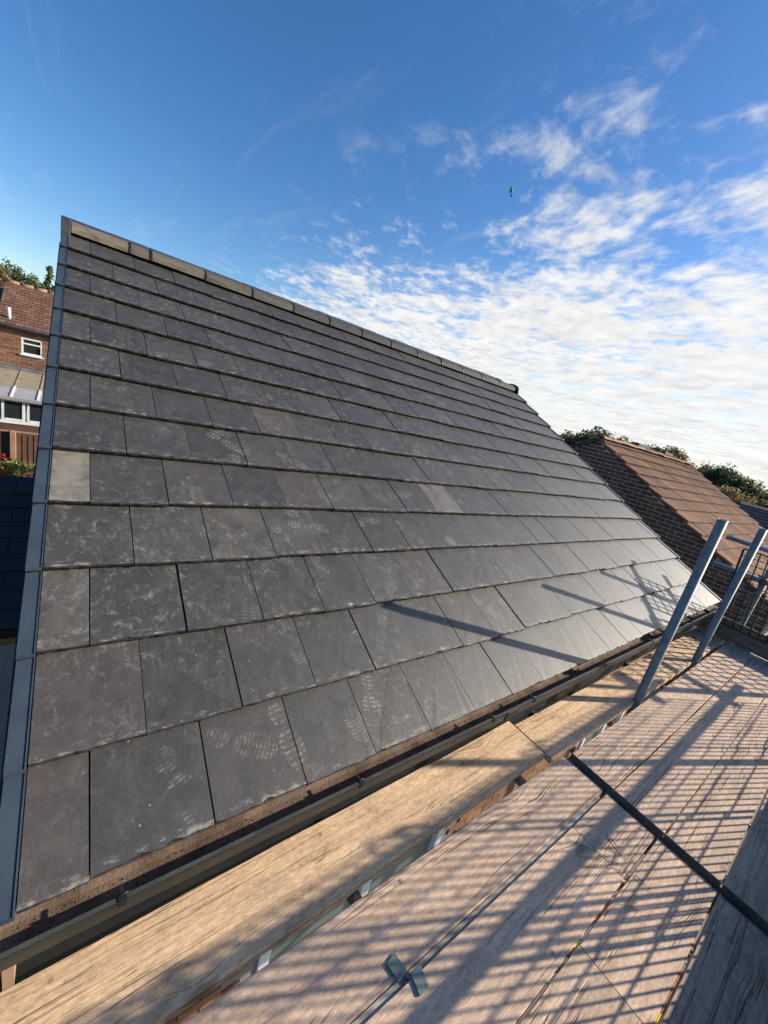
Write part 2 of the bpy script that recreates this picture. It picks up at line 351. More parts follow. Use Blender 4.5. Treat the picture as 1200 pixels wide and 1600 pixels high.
M['pale_paint'] = mottled('pale_paint', (0.55, 0.52, 0.47), (0.65, 0.62, 0.56), 30, 0.8)
M['bird'] = mottled('dark_feather', (0.015, 0.014, 0.014), (0.03, 0.028, 0.026), 20, 0.7)
M['grit'] = mottled('dark_grit', (0.03, 0.022, 0.017), (0.10, 0.07, 0.05), 40, 0.95)
M['straw'] = mottled('dark_straw', (0.045, 0.035, 0.028), (0.08, 0.06, 0.045), 20, 0.9)
M['dirt'] = mottled('gutter_dirt', (0.065, 0.04, 0.027), (0.17, 0.12, 0.088), 9, 0.95, bump=0.8, bscale=120)
def ridge_material():
    m, t, b = material('ridge_tile_concrete')
    o = obj_coord(t); r = obj_rand(t)
    ov = t.vmath('ADD', o, t.comb(t.math('MULTIPLY', r, 31.0), r, t.math('MULTIPLY', r, 12.0)))
    n = t.noise(t.scale(ov, (1, 3, 3)), 7, 6, 0.65, 0.7)
    a = t.node('ShaderNodeAttribute', attribute_type='OBJECT', attribute_name='dusting').outputs['Fac']
    c = t.mix(t.step(n, 0.3, 0.7), (0.026, 0.028, 0.030), (0.043, 0.045, 0.047))
    c = t.mix(t.math('MULTIPLY', a, t.step(n, 0.30, 0.62, 0.30, 1.0)), c, (0.25, 0.19, 0.125))
    setb(t, b, c, 0.75, 0, 0.4, t.noise(ov, 120, 3), 0.003, 0.4)
    return m
M['ridge'] = ridge_material()

# ------------------------------------------------------------------ mesh + object helpers
class MB:
    def __init__(s): s.v = []; s.f = []; s.mi = []; s.sm = []
    def add(s, vs, fs, mi=0, smooth=False):
        o = len(s.v); s.v += [tuple(v) for v in vs]
        for f in fs: s.f.append(tuple(i + o for i in f)); s.mi.append(mi); s.sm.append(smooth)
        return s
    def obox(s, c, ax, ay, az, mi=0):
        """box: centre, three half-axis vectors"""
        c = Vector(c); ax = Vector(ax); ay = Vector(ay); az = Vector(az)
        vs = [c + i * ax + j * ay + k * az for k in (-1, 1) for j in (-1, 1) for i in (-1, 1)]
        return s.add(vs, [(0, 2, 3, 1), (4, 5, 7, 6), (0, 1, 5, 4), (2, 6, 7, 3), (0, 4, 6, 2), (1, 3, 7, 5)], mi)
    def box(s, x0, x1, y0, y1, z0, z1, mi=0):
        return s.obox(((x0 + x1) / 2, (y0 + y1) / 2, (z0 + z1) / 2), ((x1 - x0) / 2, 0, 0), (0, (y1 - y0) / 2, 0), (0, 0, (z1 - z0) / 2), mi)
    def tube(s, p0, p1, r0, r1=None, n=12, caps=True, mi=0):
        r1 = r0 if r1 is None else r1
        p0 = Vector(p0); p1 = Vector(p1); d = (p1 - p0).normalized()
        a = d.orthogonal().normalized(); b = d.cross(a)
        vs = []
        for p, r in ((p0, r0), (p1, r1)):
            vs += [p + r * (math.cos(2 * math.pi * i / n) * a + math.sin(2 * math.pi * i / n) * b) for i in range(n)]
        s.add(vs, [(i, (i + 1) % n, n + (i + 1) % n, n + i) for i in range(n)], mi, n > 5)
        if caps: s.add(vs, [tuple(range(n - 1, -1, -1)), tuple(range(n, 2 * n))], mi)
        return s
    def pipe(s, p0, p1, r, ri, n=18, mi=0):
        """hollow tube with open ends"""
        p0 = Vector(p0); p1 = Vector(p1); d = (p1 - p0).normalized(); a = d.orthogonal().normalized(); b = d.cross(a)
        vs = []
        for p, q in ((p0, r), (p1, r), (p1, ri), (p0, ri)):
            vs += [p + q * (math.cos(2 * math.pi * i / n) * a + math.sin(2 * math.pi * i / n) * b) for i in range(n)]
        for k in range(4):
            s.add(vs, [(k * n + i, k * n + (i + 1) % n, ((k + 1) % 4) * n + (i + 1) % n, ((k + 1) % 4) * n + i) for i in range(n)], mi, k in (0, 2))
        return s
    def extrude_x(s, prof, x0, x1, mi=0, mis=None, seg=1):
        """closed (y,z) profile run along X"""
        n = len(prof); vs = []
        for k in range(seg + 1):
            x = x0 + (x1 - x0) * k / seg; vs += [(x, y, z) for y, z in prof]
        for k in range(seg):
            for i in range(n):
                j = (i + 1) % n
                s.add([], []); o = len(s.v)
                s.f.append(tuple(o + q for q in (k * n + i, k * n + j, (k + 1) * n + j, (k + 1) * n + i))); s.mi.append(mis[i] if mis else mi); s.sm.append(False)
        o = len(s.v); s.v += vs
        s.f.append(tuple(o + i for i in range(n - 1, -1, -1))); s.mi.append(mi); s.sm.append(False)
        s.f.append(tuple(o + seg * n + i for i in range(n))); s.mi.append(mi); s.sm.append(False)
        return s
    def mesh(s, name, mats, origin=(0, 0, 0), bevel=0.0):
        o = Vector(origin); me = bpy.data.meshes.new(name)
        me.from_pydata([tuple(Vector(v) - o) for v in s.v], [], s.f)
        for m in (mats if isinstance(mats, (list, tuple)) else [mats]): me.materials.append(m)
        me.polygons.foreach_set('material_index', s.mi); me.polygons.foreach_set('use_smooth', s.sm)
        bm = bmesh.new(); bm.from_mesh(me)
        bmesh.ops.remove_doubles(bm, verts=bm.verts, dist=1e-6)
        bmesh.ops.recalc_face_normals(bm, faces=bm.faces)
        if bevel:
            es = [e for e in bm.edges if len(e.link_faces) == 2 and e.calc_face_angle(0) > 0.6]
            bmesh.ops.bevel(bm, geom=es, offset=bevel, segments=1, affect='EDGES')
        bm.to_mesh(me); bm.free(); me.update()
        return me

def root_of(o):
    while o.parent: o = o.parent
    return o
def offset_of(o):
    v = Vector((0, 0, 0))
    while o: v = v + o.location; o = o.parent
    return v
def tag(o, label=None, cat=None, group=None, kind=None):
    if label: o['label'] = label
    if cat: o['category'] = cat
    if group: o['group'] = group
    if kind: o['kind'] = kind
    return o
def thing(name, label, cat, loc, group=None):
    o = bpy.data.objects.new(name, None); o.empty_display_size = 0.1; col.objects.link(o); o.location = loc
    return tag(o, label, cat, group)
def part(name, me, parent, loc=None, rot=None):
    """loc is a world location (parents carry no rotation); None = mesh is in the parent's own frame"""
    o = bpy.data.objects.new(name, me); col.objects.link(o)
    if parent is not None: o.parent = parent
    if loc is not None: o.location = Vector(loc) - (offset_of(parent) if parent else Vector((0, 0, 0)))
    if rot is not None: o.rotation_euler = rot
    return o
def bpart(name, mb, mat, parent, bevel=0.0):
    """part from a builder holding world coordinates"""
    return part(name, mb.mesh(name, mat, offset_of(parent) if parent else (0, 0, 0), bevel), parent)
def solo(name, mb, mat, origin, label, cat, group=None, bevel=0.0, kind=None):
    o = bpy.data.objects.new(name, mb.mesh(name, mat, origin, bevel)); col.objects.link(o); o.location = origin
    return tag(o, label, cat, group, kind)

GROUND = -3.2
# ------------------------------------------------------------------ setting: ground, paving, hill
g = MB(); g.add([(-700, -700, GROUND), (900, -700, GROUND), (900, 900, GROUND), (-700, 900, GROUND)], [(0, 1, 2, 3)])
tag(part('ground', g.mesh('ground', M['ground']), None), kind='structure')
g = MB(); g.box(-4, 14, -4, 0.9, GROUND - 0.1, GROUND + 0.02)
tag(part('patio', g.mesh('patio', M['paving']), None), kind='structure')
def hill_mesh():
    g = MB(); nx, ny = 40, 14; x0, x1, y0, y1 = -140, 160, 60, 200
    vs = []
    for j in range(ny + 1):
        for i in range(nx + 1):
            x = x0 + (x1 - x0) * i / nx; y = y0 + (y1 - y0) * j / ny
            ramp = max(0.0, min(1.0, (y - 60) / 50)); ramp = ramp * ramp * (3 - 2 * ramp)
            side = 1 / (1 + math.exp((x - 2) / 8))
            z = GROUND - 0.5 + ramp * (2.0 + 6.5 * side) + 0.6 * math.sin(x * 0.13 + y * 0.07)
            vs.append((x, y, z if ramp > 0.001 else GROUND - 0.5))
    fs = [(j * (nx + 1) + i, j * (nx + 1) + i + 1, (j + 1) * (nx + 1) + i + 1, (j + 1) * (nx + 1) + i) for j in range(ny) for i in range(nx)]
    g.add(vs, fs, 0, True); return g.mesh('hill', M['hill'])
tag(part('hill', hill_mesh(), None), kind='structure')

# ------------------------------------------------------------------ the house with the new slate roof
PITCH = R(28.0); SP, CP = math.sin(PITCH), math.cos(PITCH)
def rf(x, y, z=0.0): return Vector((x, CP * y - SP * z, SP * y + CP * z))       # roof frame -> world
W, G, G0, X0, L = 0.30904, 0.34, 0.3169, 0.1416, 6.32
TH = 0.017; GAP = 0.012; DROP = TH + GAP
def course_y(n): return 0.0 if n == 0 else G0 + (n - 1) * G
house = thing('slate_roofed_house', 'house with newly laid dark grey slate roof beside the scaffold deck', 'house', (3.16, 2.0, GROUND))
N_COURSE = 14
RIDGE_Y = 4.545           # roof distance at which both slopes meet
RW = rf(0, RIDGE_Y); RYW, RZW = RW.y, RW.z

def tile_mesh(name, w, length, seed):
    rr = random.Random(seed); n = max(4, int(w / 0.026)); vs = []; a = w * 0.006 if w > .2 else .001
    x0, x1 = 0.0021, w - 0.0021
    slope = DROP / G
    xs = [x0 + (x1 - x0) * i / n for i in range(n + 1)]
    j1 = [rr.uniform(-0.0016, 0.0016) for _ in xs]; j2 = [rr.uniform(-0.003, 0.002) - (rr.random() < 0.12) * rr.uniform(0.003, 0.008) for _ in xs]
    for i, x in enumerate(xs): vs.append((x, 0.0022 + j1[i] * 0.8 - min(0, j2[i]), 0.0 + rr.uniform(-0.0006, 0.0004)))
    for i, x in enumerate(xs): vs.append((x, j1[i], -0.0045 + j2[i] * 0.6))
    for i, x in enumerate(xs): vs.append((x, 0.003 + j1[i], -TH + rr.uniform(-0.0015, 0.002)))
    k = n + 1
    fs = []
    for i in range(n):
        fs.append((i, i + 1, k + i + 1, k + i)); fs.append((k + i, k + i + 1, 2 * k + i + 1, 2 * k + i))
    o = len(vs)
    vs += [(x0, length, 0), (x1, length, 0), (x0, length, -TH), (x1, length, -TH)]
    fs.append(tuple(range(n, -1, -1)) + (o, o + 1))
    fs.append(tuple(range(2 * k, 3 * k)) + (o + 3, o + 2))
    fs.append((0, k, 2 * k, o + 2, o)); fs.append((n, o + 1, o + 3, 2 * k + n, k + n)); fs.append((o, o + 2, o + 3, o + 1))
    g = MB(); g.add(vs, fs)
    for i in range(2 * n): g.mi[i] = 1
    g.mi[2 * n + 1] = 1
    return g.mesh(name, [M['slate'], M['slate_edge']])
FULL = [tile_mesh('roof_tile', W, G + 0.07, s) for s in range(10)]
HALF = [tile_mesh('half_tile', X0, G + 0.07, 50 + s) for s in range(3)]
HALFR = [tile_mesh('half_tile_right', 0.5 * W - 0.003, G + 0.07, 60 + s) for s in range(3)]
WIDE = [tile_mesh('wide_tile', X0 + 0.5 * W - 0.006, G + 0.07, 70 + s) for s in range(3)]
TOP = [tile_mesh('top_tile', W, 0.40, 80 + s) for s in range(4)]
PRINTS = [(1.11, 0.85, 0.9, 1.0), (0.8, 0.81, -1.5, 0.5), (0.86, 0.54, -1.3, 0.6), (0.98, 0.45, -0.7, 0.6), (1.34, 0.47, -2.1, 0.9), (1.24, 0.41, -1.1, 0.7), (1.14, 0.2, -1.9, 1.0), (1.55, 0.79, -1.9, 0.9), (1.79, 0.79, -2.4, 0.7), (1.91, 1.14, -1.0, 0.9), (2.23, 1.12, -1.2, 0.9), (2.47, 1.08, -0.9, 0.7), (1.95, 0.52, -1.5, 0.6), (2.24, 0.49, -1.0, 1.0), (2.91, 1.13, -0.8, 0.5), (1.02, 1.12, -0.9, 0.7), (1.31, 1.13, -0.8, 0.7), (1.61, 1.15, -1.7, 0.6), (0.58, 0.2, -0.5, 0.6), (0.74, 0.17, -1.4, 0.8), (1.02, 0.18, -1.4, 0.6), (0.37, 0.14, -1.2, 0.6), (0.83, 1.88, -0.7, 0.8), (1.0, 1.87, -0.6, 0.6), (1.23, 1.76, -0.8, 0.7), (1.16, 2.17, -0.8, 0.6), (1.44, 2.18, -1.2, 0.5), (1.07, 1.4, -1.2, 0.8), (1.8, 1.51, -1.1, 0.5), (0.95, 1.32, -0.4, 0.5), (2.79, 1.87, -1.3, 0.6), (3.04, 1.78, -0.7, 0.5), (3.09, 2.43, -0.9, 0.4), (2.33, 0.8, -1.2, 0.4), (1.8, 3.02, -0.3, 0.4), (1.52, 3.16, -0.6, 0.4), (2.14, 2.06, -1.1, 0.4), (2.06, 2.47, -0.9, 0.4), (3.78, 1.09, -0.8, 0.3), (2.82, 0.44, -1.2, 0.3)]
for _ in range(70):
    PRINTS.append((rnd.uniform(0.5, 3.9), rnd.uniform(0.5, 3.9), rnd.uniform(-2.4, 0.9), rnd.uniform(0.25, 0.75)))
DUSTED = {(4, 0): 0.66, (2, 0): 0.13, (4, 8): 0.30, (9, 0): 0.05, (7, 0): 0.03, (12, 0): 0.06, (3, 1): 0.05, (3, 2): 0.16, (3, 3): 0.10, (4, 5): 0.08, (5, 3): 0.05}
REDDISH = {(6, 4): 0.32, (4, 4): 0.25, (2, 6): 0.2, (1, 0): 0.2, (0, 0): 0.25, (1, 6): .2}
tilt = math.atan2(DROP, G)
count = 0
for n in range(N_COURSE):
    y = course_y(n); odd = n % 2 == 1
    # joints along the row
    edges = [0.0]
    if odd:
        e = X0 + 0.5 * W - 0.006
        while e < L - 0.02: edges.append(e); e += W
    else:
        e = X0
        while e < L - 0.02: edges.append(e); e += W
    edges.append(L)
    for k in range(len(edges) - 1):
        xa, xb = edges[k], edges[k + 1]; wd = xb - xa
        if n == N_COURSE - 1: me = TOP[count % 4] if wd > 0.25 else HALF[count % 3]
        elif wd > 0.3: me = FULL[(count * 7 + n) % 10] if wd > 0.305 else WIDE[count % 3]
        elif wd > 0.2: me = WIDE[count % 3]
        elif k == 0: me = HALF[count % 3]
        else: me = HALFR[count % 3]
        nm = 'roof_tile'
        jy = rnd.uniform(-0.0045, 0.0045); jz = rnd.uniform(-0.0015, 0.0030)
        sag = 0.006 * math.sin(xa * 1.9 + n * 1.3)
        o = part(nm, me, house, rf(xa + rnd.uniform(-0.0008, 0.0008), y + jy + sag * 0.3, jz), (PITCH - tilt + rnd.uniform(-0.004, 0.004), rnd.uniform(-0.004, 0.004), rnd.uniform(-0.0028, 0.0028)))
        o['dusting'] = DUSTED.get((n, k), 0.0 if rnd.random() < 0.8 else rnd.uniform(0, 0.05))
        o['redness'] = REDDISH.get((n, k), 0.0 if rnd.random() < 0.85 else rnd.uniform(0, 0.10))
        near = sorted([(-s_, px, py, a, s_) for px, py, a, s_ in PRINTS if xa - 0.12 < px < xb + 0.12 and y - 0.12 < py < y + G + 0.1])[:3]
        for q, kk in enumerate('abc'):
            if q < len(near): o['boot_' + kk] = [near[q][1] - xa, near[q][2] - y, near[q][3]]; o['bootstr_' + kk] = near[q][4]
            else: o['boot_' + kk] = [9.0, 9.0, 0.0]; o['bootstr_' + kk] = 0.0
        count += 1
# decking under the tiles, both slopes
sl = MB()
q = [rf(-0.03, -0.03 + 0.05, -0.10), rf(L + 0.03, 0.02, -0.10), rf(L + 0.03, RIDGE_Y, -0.055), rf(-0.03, RIDGE_Y, -0.055)]
b2 = [Vector((v.x, v.y, v.z - 0.06)) for v in q]
sl.add(q + b2, [(0, 1, 2, 3), (7, 6, 5, 4), (0, 4, 5, 1), (1, 5, 6, 2), (3, 7, 4, 0)])
BKY = 6.45; bq = [Vector((v.x, 2 * RYW - v.y, v.z + 0.03)) for v in q]
for i_ in (0, 1): bq[i_].y = BKY; bq[i_].z = bq[2].z - math.tan(PITCH) * (BKY - bq[2].y); bb = [Vector((v.x, v.y, v.z - 0.06)) for v in bq]
sl.add(bq + bb, [(3, 2, 1, 0), (4, 5, 6, 7), (1, 5, 4, 0), (2, 6, 5, 1), (0, 4, 7, 3)])
bpart('roof_deck', sl, M['underlay'], house)
# ridge tiles, half round, with unions
RB = 4.36   # roof distance of the ridge tile rim
rim = rf(0, RB, 0.004); RR = RYW - rim.y; RH = 0.105
joints = [0.012, 0.428, 0.593, 1.06, 1.53, 2.0, 2.47, 2.945, 3.425, 3.91, 4.395, 4.875, 5.36, 5.845, 6.335]
def ridge_prof(sc=1.0, up=0.0, n=12):
    pts = []
    for i in range(n + 1):
        a = math.pi * i / n
        pts.append((RYW - RR * sc * math.cos(a), rim.z + up + RH * sc * (max(0, math.sin(a)) ** 0.85) ))
    return pts
for i in range(len(joints) - 1):
    xa, xb = joints[i], joints[i + 1]; up = rnd.uniform(-0.003, 0.003)
    outer = ridge_prof(1.0, up); inner = ridge_prof(0.86, up)
    org = Vector((xa, RYW, rim.z)); g = MB()
    g.extrude_x(outer + inner[::-1], xa + 0.005, xb - 0.005)
    o = part('ridge_tile', g.mesh('ridge_tile', M['ridge'], org), house, org)
    o['dusting'] = (0.65, 0.30, 0.42, 0.32, 0.22, 0.05)[i] if i < 6 else 0.0
    if i < 5: o['label'] = 'dusty brown ridge tile'
    if i:
        g = MB(); g.extrude_x(ridge_prof(1.045, up + 0.001) + ridge_prof(0.84, up)[::-1], xa - 0.006, xa + 0.006)
        bpart('ridge_union', g, M['black'], house)
# ridge end cap
g = MB(); pr = ridge_prof(1.16, 0.0); g.extrude_x([(RYW - RR * 1.2, rim.z - 0.07)] + pr + [(RYW + RR * 1.2, rim.z - 0.07)], -0.052, 0.010)
bpart('ridge_end_cap', g, M['cap'], house, 0.003)
g = MB(); pr = ridge_prof(1.22, 0.0); g.extrude_x([(RYW - RR * 1.22, rim.z - 0.03)] + pr + [(RYW + RR * 1.22, rim.z - 0.03)], 6.332, 6.362)
bpart('ridge_end_cap', g, M['black'], house, 0.003)
# dry verge units, one per course, both ends
for side in (0, 1):
    for n in range(N_COURSE - 1):
        y0 = course_y(n) - 0.004; y1 = course_y(n + 1) - 0.004
        if n == N_COURSE - 2: y1 = RB + 0.03
        g = MB()
        def P(xq, yq, zq):
            t_ = (yq - y0) / G
            xw = xq if side == 0 else L - xq
            return rf(xw, yq, zq - DROP * t_)
        xo, xi = -0.047, -0.001 if side == 0 else 0.004
        top = 0.006
        a = [P(xi, y0, top), P(xo, y0, top), P(xo, y1 + 0.02, top), P(xi, y1 + 0.02, top)]
        bt = [P(xi, y0, top - 0.024), P(xo - 0.002, y0, top - 0.100), P(xo - 0.002, y1 + 0.02, top - 0.084), P(xi, y1 + 0.02, top - 0.024)]
        g.add(a + bt, [(0, 1, 2, 3), (4, 7, 6, 5), (3, 2, 6, 7), (0, 3, 7, 4)])
        g.add(a + bt, [(0, 4, 5, 1)])
        g.add(a + bt, [(1, 5, 6, 2)], 1)
        # raised inner lip
        g.obox((P(xi - 0.002, (y0 + y1) / 2, top + 0.001)), (0.0014, 0, 0), (P(0, y1, 0) - P(0, y0, 0)) / 2, rf(0, 0, 0.0018), 0)
        # nose strip and nail
        g.add([P(xi, y0 + 0.001, top + 0.0015), P(xo, y0 + 0.001, top + 0.0015), P(xo, y0 - 0.006, top - 0.010), P(xi, y0 - 0.006, top - 0.010), P(xi, y0 - 0.003, top - 0.021), P(xo, y0 - 0.003, top - 0.021)], [(0, 1, 2, 3), (3, 2, 5, 4)])
        bpart('verge_cover', g, [M['verge'], M['verge_dark']], house)
# side flange running under the covers
for side in (0, 1):
    g = MB(); xs = (-0.058, -0.049) if side == 0 else (L + 0.047, L + 0.056)
    c = rf((xs[0] + xs[1]) / 2, 2.14, -0.11)
    g.obox(c, ((xs[1] - xs[0]) / 2, 0, 0), rf(0, 2.15), rf(0, 0, 0.035))
    bpart('barge_board', g, M['verge_dark'], house)
# gutter: half-square trough under the eaves
prof_o = [(0.052, -0.030), (0.052, -0.078), (0.038, -0.094), (-0.040, -0.094), (-0.060, -0.078), (-0.067, -0.022), (-0.072, -0.020), (-0.072, -0.013), (-0.060, -0.013)]
prof_i = [(-0.060, -0.020), (-0.054, -0.074), (-0.038, -0.087), (0.034, -0.087), (0.046, -0.074), (0.046, -0.030)]
g = MB(); pp = prof_o + prof_i
g.extrude_x(pp, -0.16, L + 0.05, 0, [0] * 5 + [0, 0, 1, 1] + [2] * 5 + [0], 1)
bpart('gutter', g, [M['gutter'], M['gutter_lip'], M['dirt']], house)
for xc in (0.209, 0.955, 1.755, 2.12, 3.00, 3.9, 4.8, 5.7):
    g = MB()
    g.box(xc - 0.009, xc + 0.009, -0.0742, -0.056, -0.034, -0.0105)
    g.box(xc - 0.004, xc + 0.004, -0.057, -0.035, -0.017, -0.0135)
    g.tube((xc - 0.013, -0.060, -0.0095), (xc + 0.013, -0.060, -0.0095), 0.0022, n=6)
    bpart('gutter_clip', g, M['black'], house)
for xj in (1.93, 3.98):      # socket joints of the gutter
    g = MB(); po = [(y - 0.003 if y < 0 else y + 0.003, z - 0.003) for y, z in prof_o[1:6]]
    g.extrude_x(po + [(y, z) for y, z in prof_o[1:6]][::-1], xj - 0.05, xj + 0.05)
    bpart('gutter_union', g, M['black'], house)
g = MB()
for _ in range(1500):
    x = rnd.uniform(-0.1, L); cl = math.sin(x * 5) + math.sin(x * 11.3)
    if rnd.random() > 0.40 + 0.28 * cl: continue
    yq = rnd.uniform(-0.02, 0.03); s_ = rnd.choice((0.0012, 0.0015, 0.002, 0.002, 0.003))
    a_ = rnd.uniform(0, 3.1); ca_, sa_ = math.cos(a_) * s_, math.sin(a_) * s_
    g.add([(x + ca_, yq + sa_, -0.0865), (x - sa_, yq + ca_, -0.0868), (x - ca_, yq - sa_, -0.0865), (x + sa_, yq - ca_, -0.0868), (x, yq, -0.086 + s_ * 0.9)], [(0, 1, 4), (1, 2, 4), (2, 3, 4), (3, 0, 4)])
tag(bpart('gutter_grit', g, M['grit'], house), kind='stuff')
# fascia, soffit, walls
g = MB(); g.box(-0.02, L + 0.02, 0.055, 0.077, -0.36, -0.035); bpart('fascia', g, M['black'], house)  # black and carried below the soffit, standing in for shade in the gap
g = MB(); g.box(-0.02, L + 0.02, 0.079, 0.33, -0.24, -0.226); bpart('soffit', g, M['fascia'], house)
g = MB(); g.box(-0.026, -0.004, 0.0, 0.05, -0.26, -0.10); bpart('fascia_end', g, M['post'], house)
WY = 0.35     # front wall face
g = MB(); g.tube((-0.055, 0.02, -0.098), (-0.055, 0.02, -0.20), 0.034, n=14); g.tube((-0.055, 0.02, -0.20), (-0.055, 0.22, -0.48), 0.034, n=14); g.tube((-0.055, 0.22, -0.48), (-0.055, 0.22, GROUND + .03), 0.034, n=14)
bpart('downpipe', g, M['black'], house)
# mortar-faced walls with brick courses proud of them; windows left open
WIN = [(0.985, 2.50, -2.75, -1.05), (4.95, 7.2, -2.75, -1.05)]
WIN[1] = (4.93, 6.15, -2.75, -1.05)
g = MB(); yb = WY + 0.012
xs = [0.0, WIN[0][0], WIN[0][1], WIN[1][0], WIN[1][1], L]
for i in range(5):
    if i in (1, 3):
        g.box(xs[i], xs[i + 1], yb, yb + 0.2, GROUND, WIN[0][2]); g.box(xs[i], xs[i + 1], yb, yb + 0.2, WIN[0][3], -0.23)
    else: g.box(xs[i], xs[i + 1], yb, yb + 0.2, GROUND, -0.23)
yBk = 6.25; zBk = RZW - 0.32 - math.tan(PITCH) * (yBk - RYW)
g.box(0, L, yBk - 0.2, yBk, GROUND, zBk)
for xa, xb in ((0, 0.2), (L - 0.2, L)):
    n_ = [(xa, yb + .2, GROUND), (xa, yBk - .2, GROUND), (xa, yBk - .2, zBk), (xa, RYW, RZW - 0.30), (xa, yb + .2, -0.2)]
    m_ = [(xb, y_, z_) for _, y_, z_ in n_]
    g.add(n_ + m_, [(0, 1, 2, 3, 4), (9, 8, 7, 6, 5)] + [(i, i + 5, (i + 1) % 5 + 5, (i + 1) % 5) for i in range(5)])
wall = bpart('wall', g, M['mortar_dark'], house)
def course_bricks(u0, u1, z0, z1, put, skip=None, bl=0.225, bh=0.075, jt=0.012, half=True):
    """call put(ua, ub, za, zb) for each brick of a stretcher-bond wall"""
    k = 0; z = z0
    while z + bh - jt <= z1 + 1e-6:
        u = u0 - (bl / 2 if k % 2 else 0)
        while u < u1:
            a, b = max(u, u0), min(u + bl - jt, u1)
            if b - a > 0.03 and not (skip and skip(a, b, z, z + bh - jt)): put(a, b, z, z + bh - jt)
            u += bl
        z += bh; k += 1
g = MB()
def inwin(a, b, z, zt):
    return any(b > w_[0] + 0.001 and a < w_[1] - 0.001 and zt > w_[2] and z < w_[3] for w_ in WIN)
course_bricks(0.0, L, -2.6, -0.24, lambda a, b, z, zt: g.box(a, b, WY + rnd.uniform(-.002, .002), yb + 0.01, z, zt), inwin)
tag(bpart('brickwork', g, M['brick_house'], wall), kind='stuff')
for (xa, xb, za, zb) in WIN:
    g = MB(); fr = 0.07; ym = yb + 0.03
    mull = (xa + xb) / 2
    for (p, q, r_, s_) in ((xa, xa + fr, za, zb), (xb - fr, xb, za, zb), (xa + fr, xb - fr, zb - fr, zb), (xa + fr, xb - fr, za, za + fr), (mull - .04, mull + .04, za + fr, zb - fr)):
        g.box(p, q, ym - 0.045, ym + 0.05, r_, s_)
    g.box(xa - 0.04, xb + 0.04, WY - 0.02, ym + .05, za - 0.04, za - 0.002)
    fo = bpart('window_frame', g, M['white'], house, 0.004)
    for p, q in ((xa + fr, mull - .04), (mull + .04, xb - fr)):
        g = MB(); g.box(p, q, ym - 0.004, ym + 0.004, za + fr, zb - fr); bpart('pane', g, M['glass_green'], fo)
    g = MB(); g.box(xa + fr, xb - fr, ym + 0.09, ym + 0.10, za + fr, zb - fr); bpart('blind', g, M['cladding'], fo)

# ------------------------------------------------------------------ scaffold deck
DZ = -0.30; BT = 0.038
def board_mesh(length, width, mat, seed, wavy=0.003):
    rr = random.Random(seed); n = max(6, int(length / 0.12)); vs = []; b = 0.0028
    ph = rr.uniform(0, 9)
    for i in range(n + 1):
        x = -length / 2 + length * i / n
        e0 = wavy * mnoise.noise((x * 2.2, ph, 1)) + wavy * .5 * mnoise.noise((x * 9, ph, 4)); e1 = wavy * mnoise.noise((x * 2.2, ph, 7)) + wavy * .5 * mnoise.noise((x * 9, ph, 11))
        y0 = -width / 2 + e0; y1 = width / 2 + e1; zc = 0.002 * mnoise.noise((x * 0.9, ph, 20))
        vs += [(x, y0, -b - .002), (x, y0 + b, zc), (x, y1 - b, zc), (x, y1, -b - .002), (x, y1, -BT + b), (x, y1 - b, -BT), (x, y0 + b, -BT), (x, y0, -BT + b)]
    g = MB(); fs = []
    for i in range(n):
        for k in range(8): fs.append((i * 8 + k, i * 8 + (k + 1) % 8, (i + 1) * 8 + (k + 1) % 8, (i + 1) * 8 + k))
    fs += [tuple(range(7, -1, -1)), tuple(n * 8 + k for k in range(8))]
    g.add(vs, fs); me = g.mesh('scaffold_board', mat); return me
GRP = 'scaffold boards making up the deck'
def board(x0, x1, y0, y1, mat, label, dz=0.0, rz=0.0, hoops=(True, True), wavy=0.003):
    ln = x1 - x0; w = y1 - y0
    o = bpy.data.objects.new('scaffold_board', board_mesh(ln, w, mat, hash((x0, y0)) % 9999, wavy)); col.objects.link(o)
    o.location = ((x0 + x1) / 2, (y0 + y1) / 2, DZ + dz); o.rotation_euler = (0, 0, rz)
    tag(o, label, 'scaffold board', GRP)
    for sgn, on in zip((-1, 1), hoops):
        if not on: continue
        g = MB(); e = sgn * ln / 2; h = 0.0022
        xa, xb = sorted((e + sgn * h, e - sgn * 0.0))
        g.box(xa, xb, -w / 2 - .001, w / 2 + .001, -BT - h, h)
        p = part('end_band', g.mesh('end_band', M['hoop']), o)
    return o
board(-1.15, 2.185, -0.222, 0.030, M['board_new'], 'long bright tan foreground board running beside the gutter, lower left of the photo', rz=R(0.65), hoops=(False, False), wavy=0.006)
board(2.197, 5.86, -0.238, 0.012, M['board_new'], 'far board beside the gutter, passing behind the two upright poles', hoops=(False, False), wavy=0.005)
board(-0.6, 2.285, -0.482, -0.258, M['board_old'], 'weathered board second from the gutter, carrying the left plate of the metal clip')
board(1.930, 2.285, -0.736, -0.503, M['board_old'], 'short piece of board third from the gutter, strewn with dark straws', hoops=(False, True))
board(-0.5, 1.926, -0.737, -0.505, M['board_old'], 'weathered board third from the gutter, carrying the right plate of the metal clip', hoops=(False, False))
board(1.527, 2.285, -0.981, -0.745, M['board_old'], 'short cracked board fourth from the gutter, ending at the dark gap across the deck', hoops=(False, True))
board(-0.5, 1.523, -0.982, -0.746, M['board_old'], 'mesh-shadowed board fourth from the gutter at the bottom edge of the photo', hoops=(False, False))
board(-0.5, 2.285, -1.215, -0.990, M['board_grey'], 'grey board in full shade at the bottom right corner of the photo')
board(2.358, 5.86, -0.508, -0.272, M['board_old'], 'board beyond the cross gap lying directly in front of the pole bases')
board(2.358, 5.86, -0.7525, -0.5135, M['board_old'], 'middle board beyond the cross gap, crossed by a broad rail shadow')
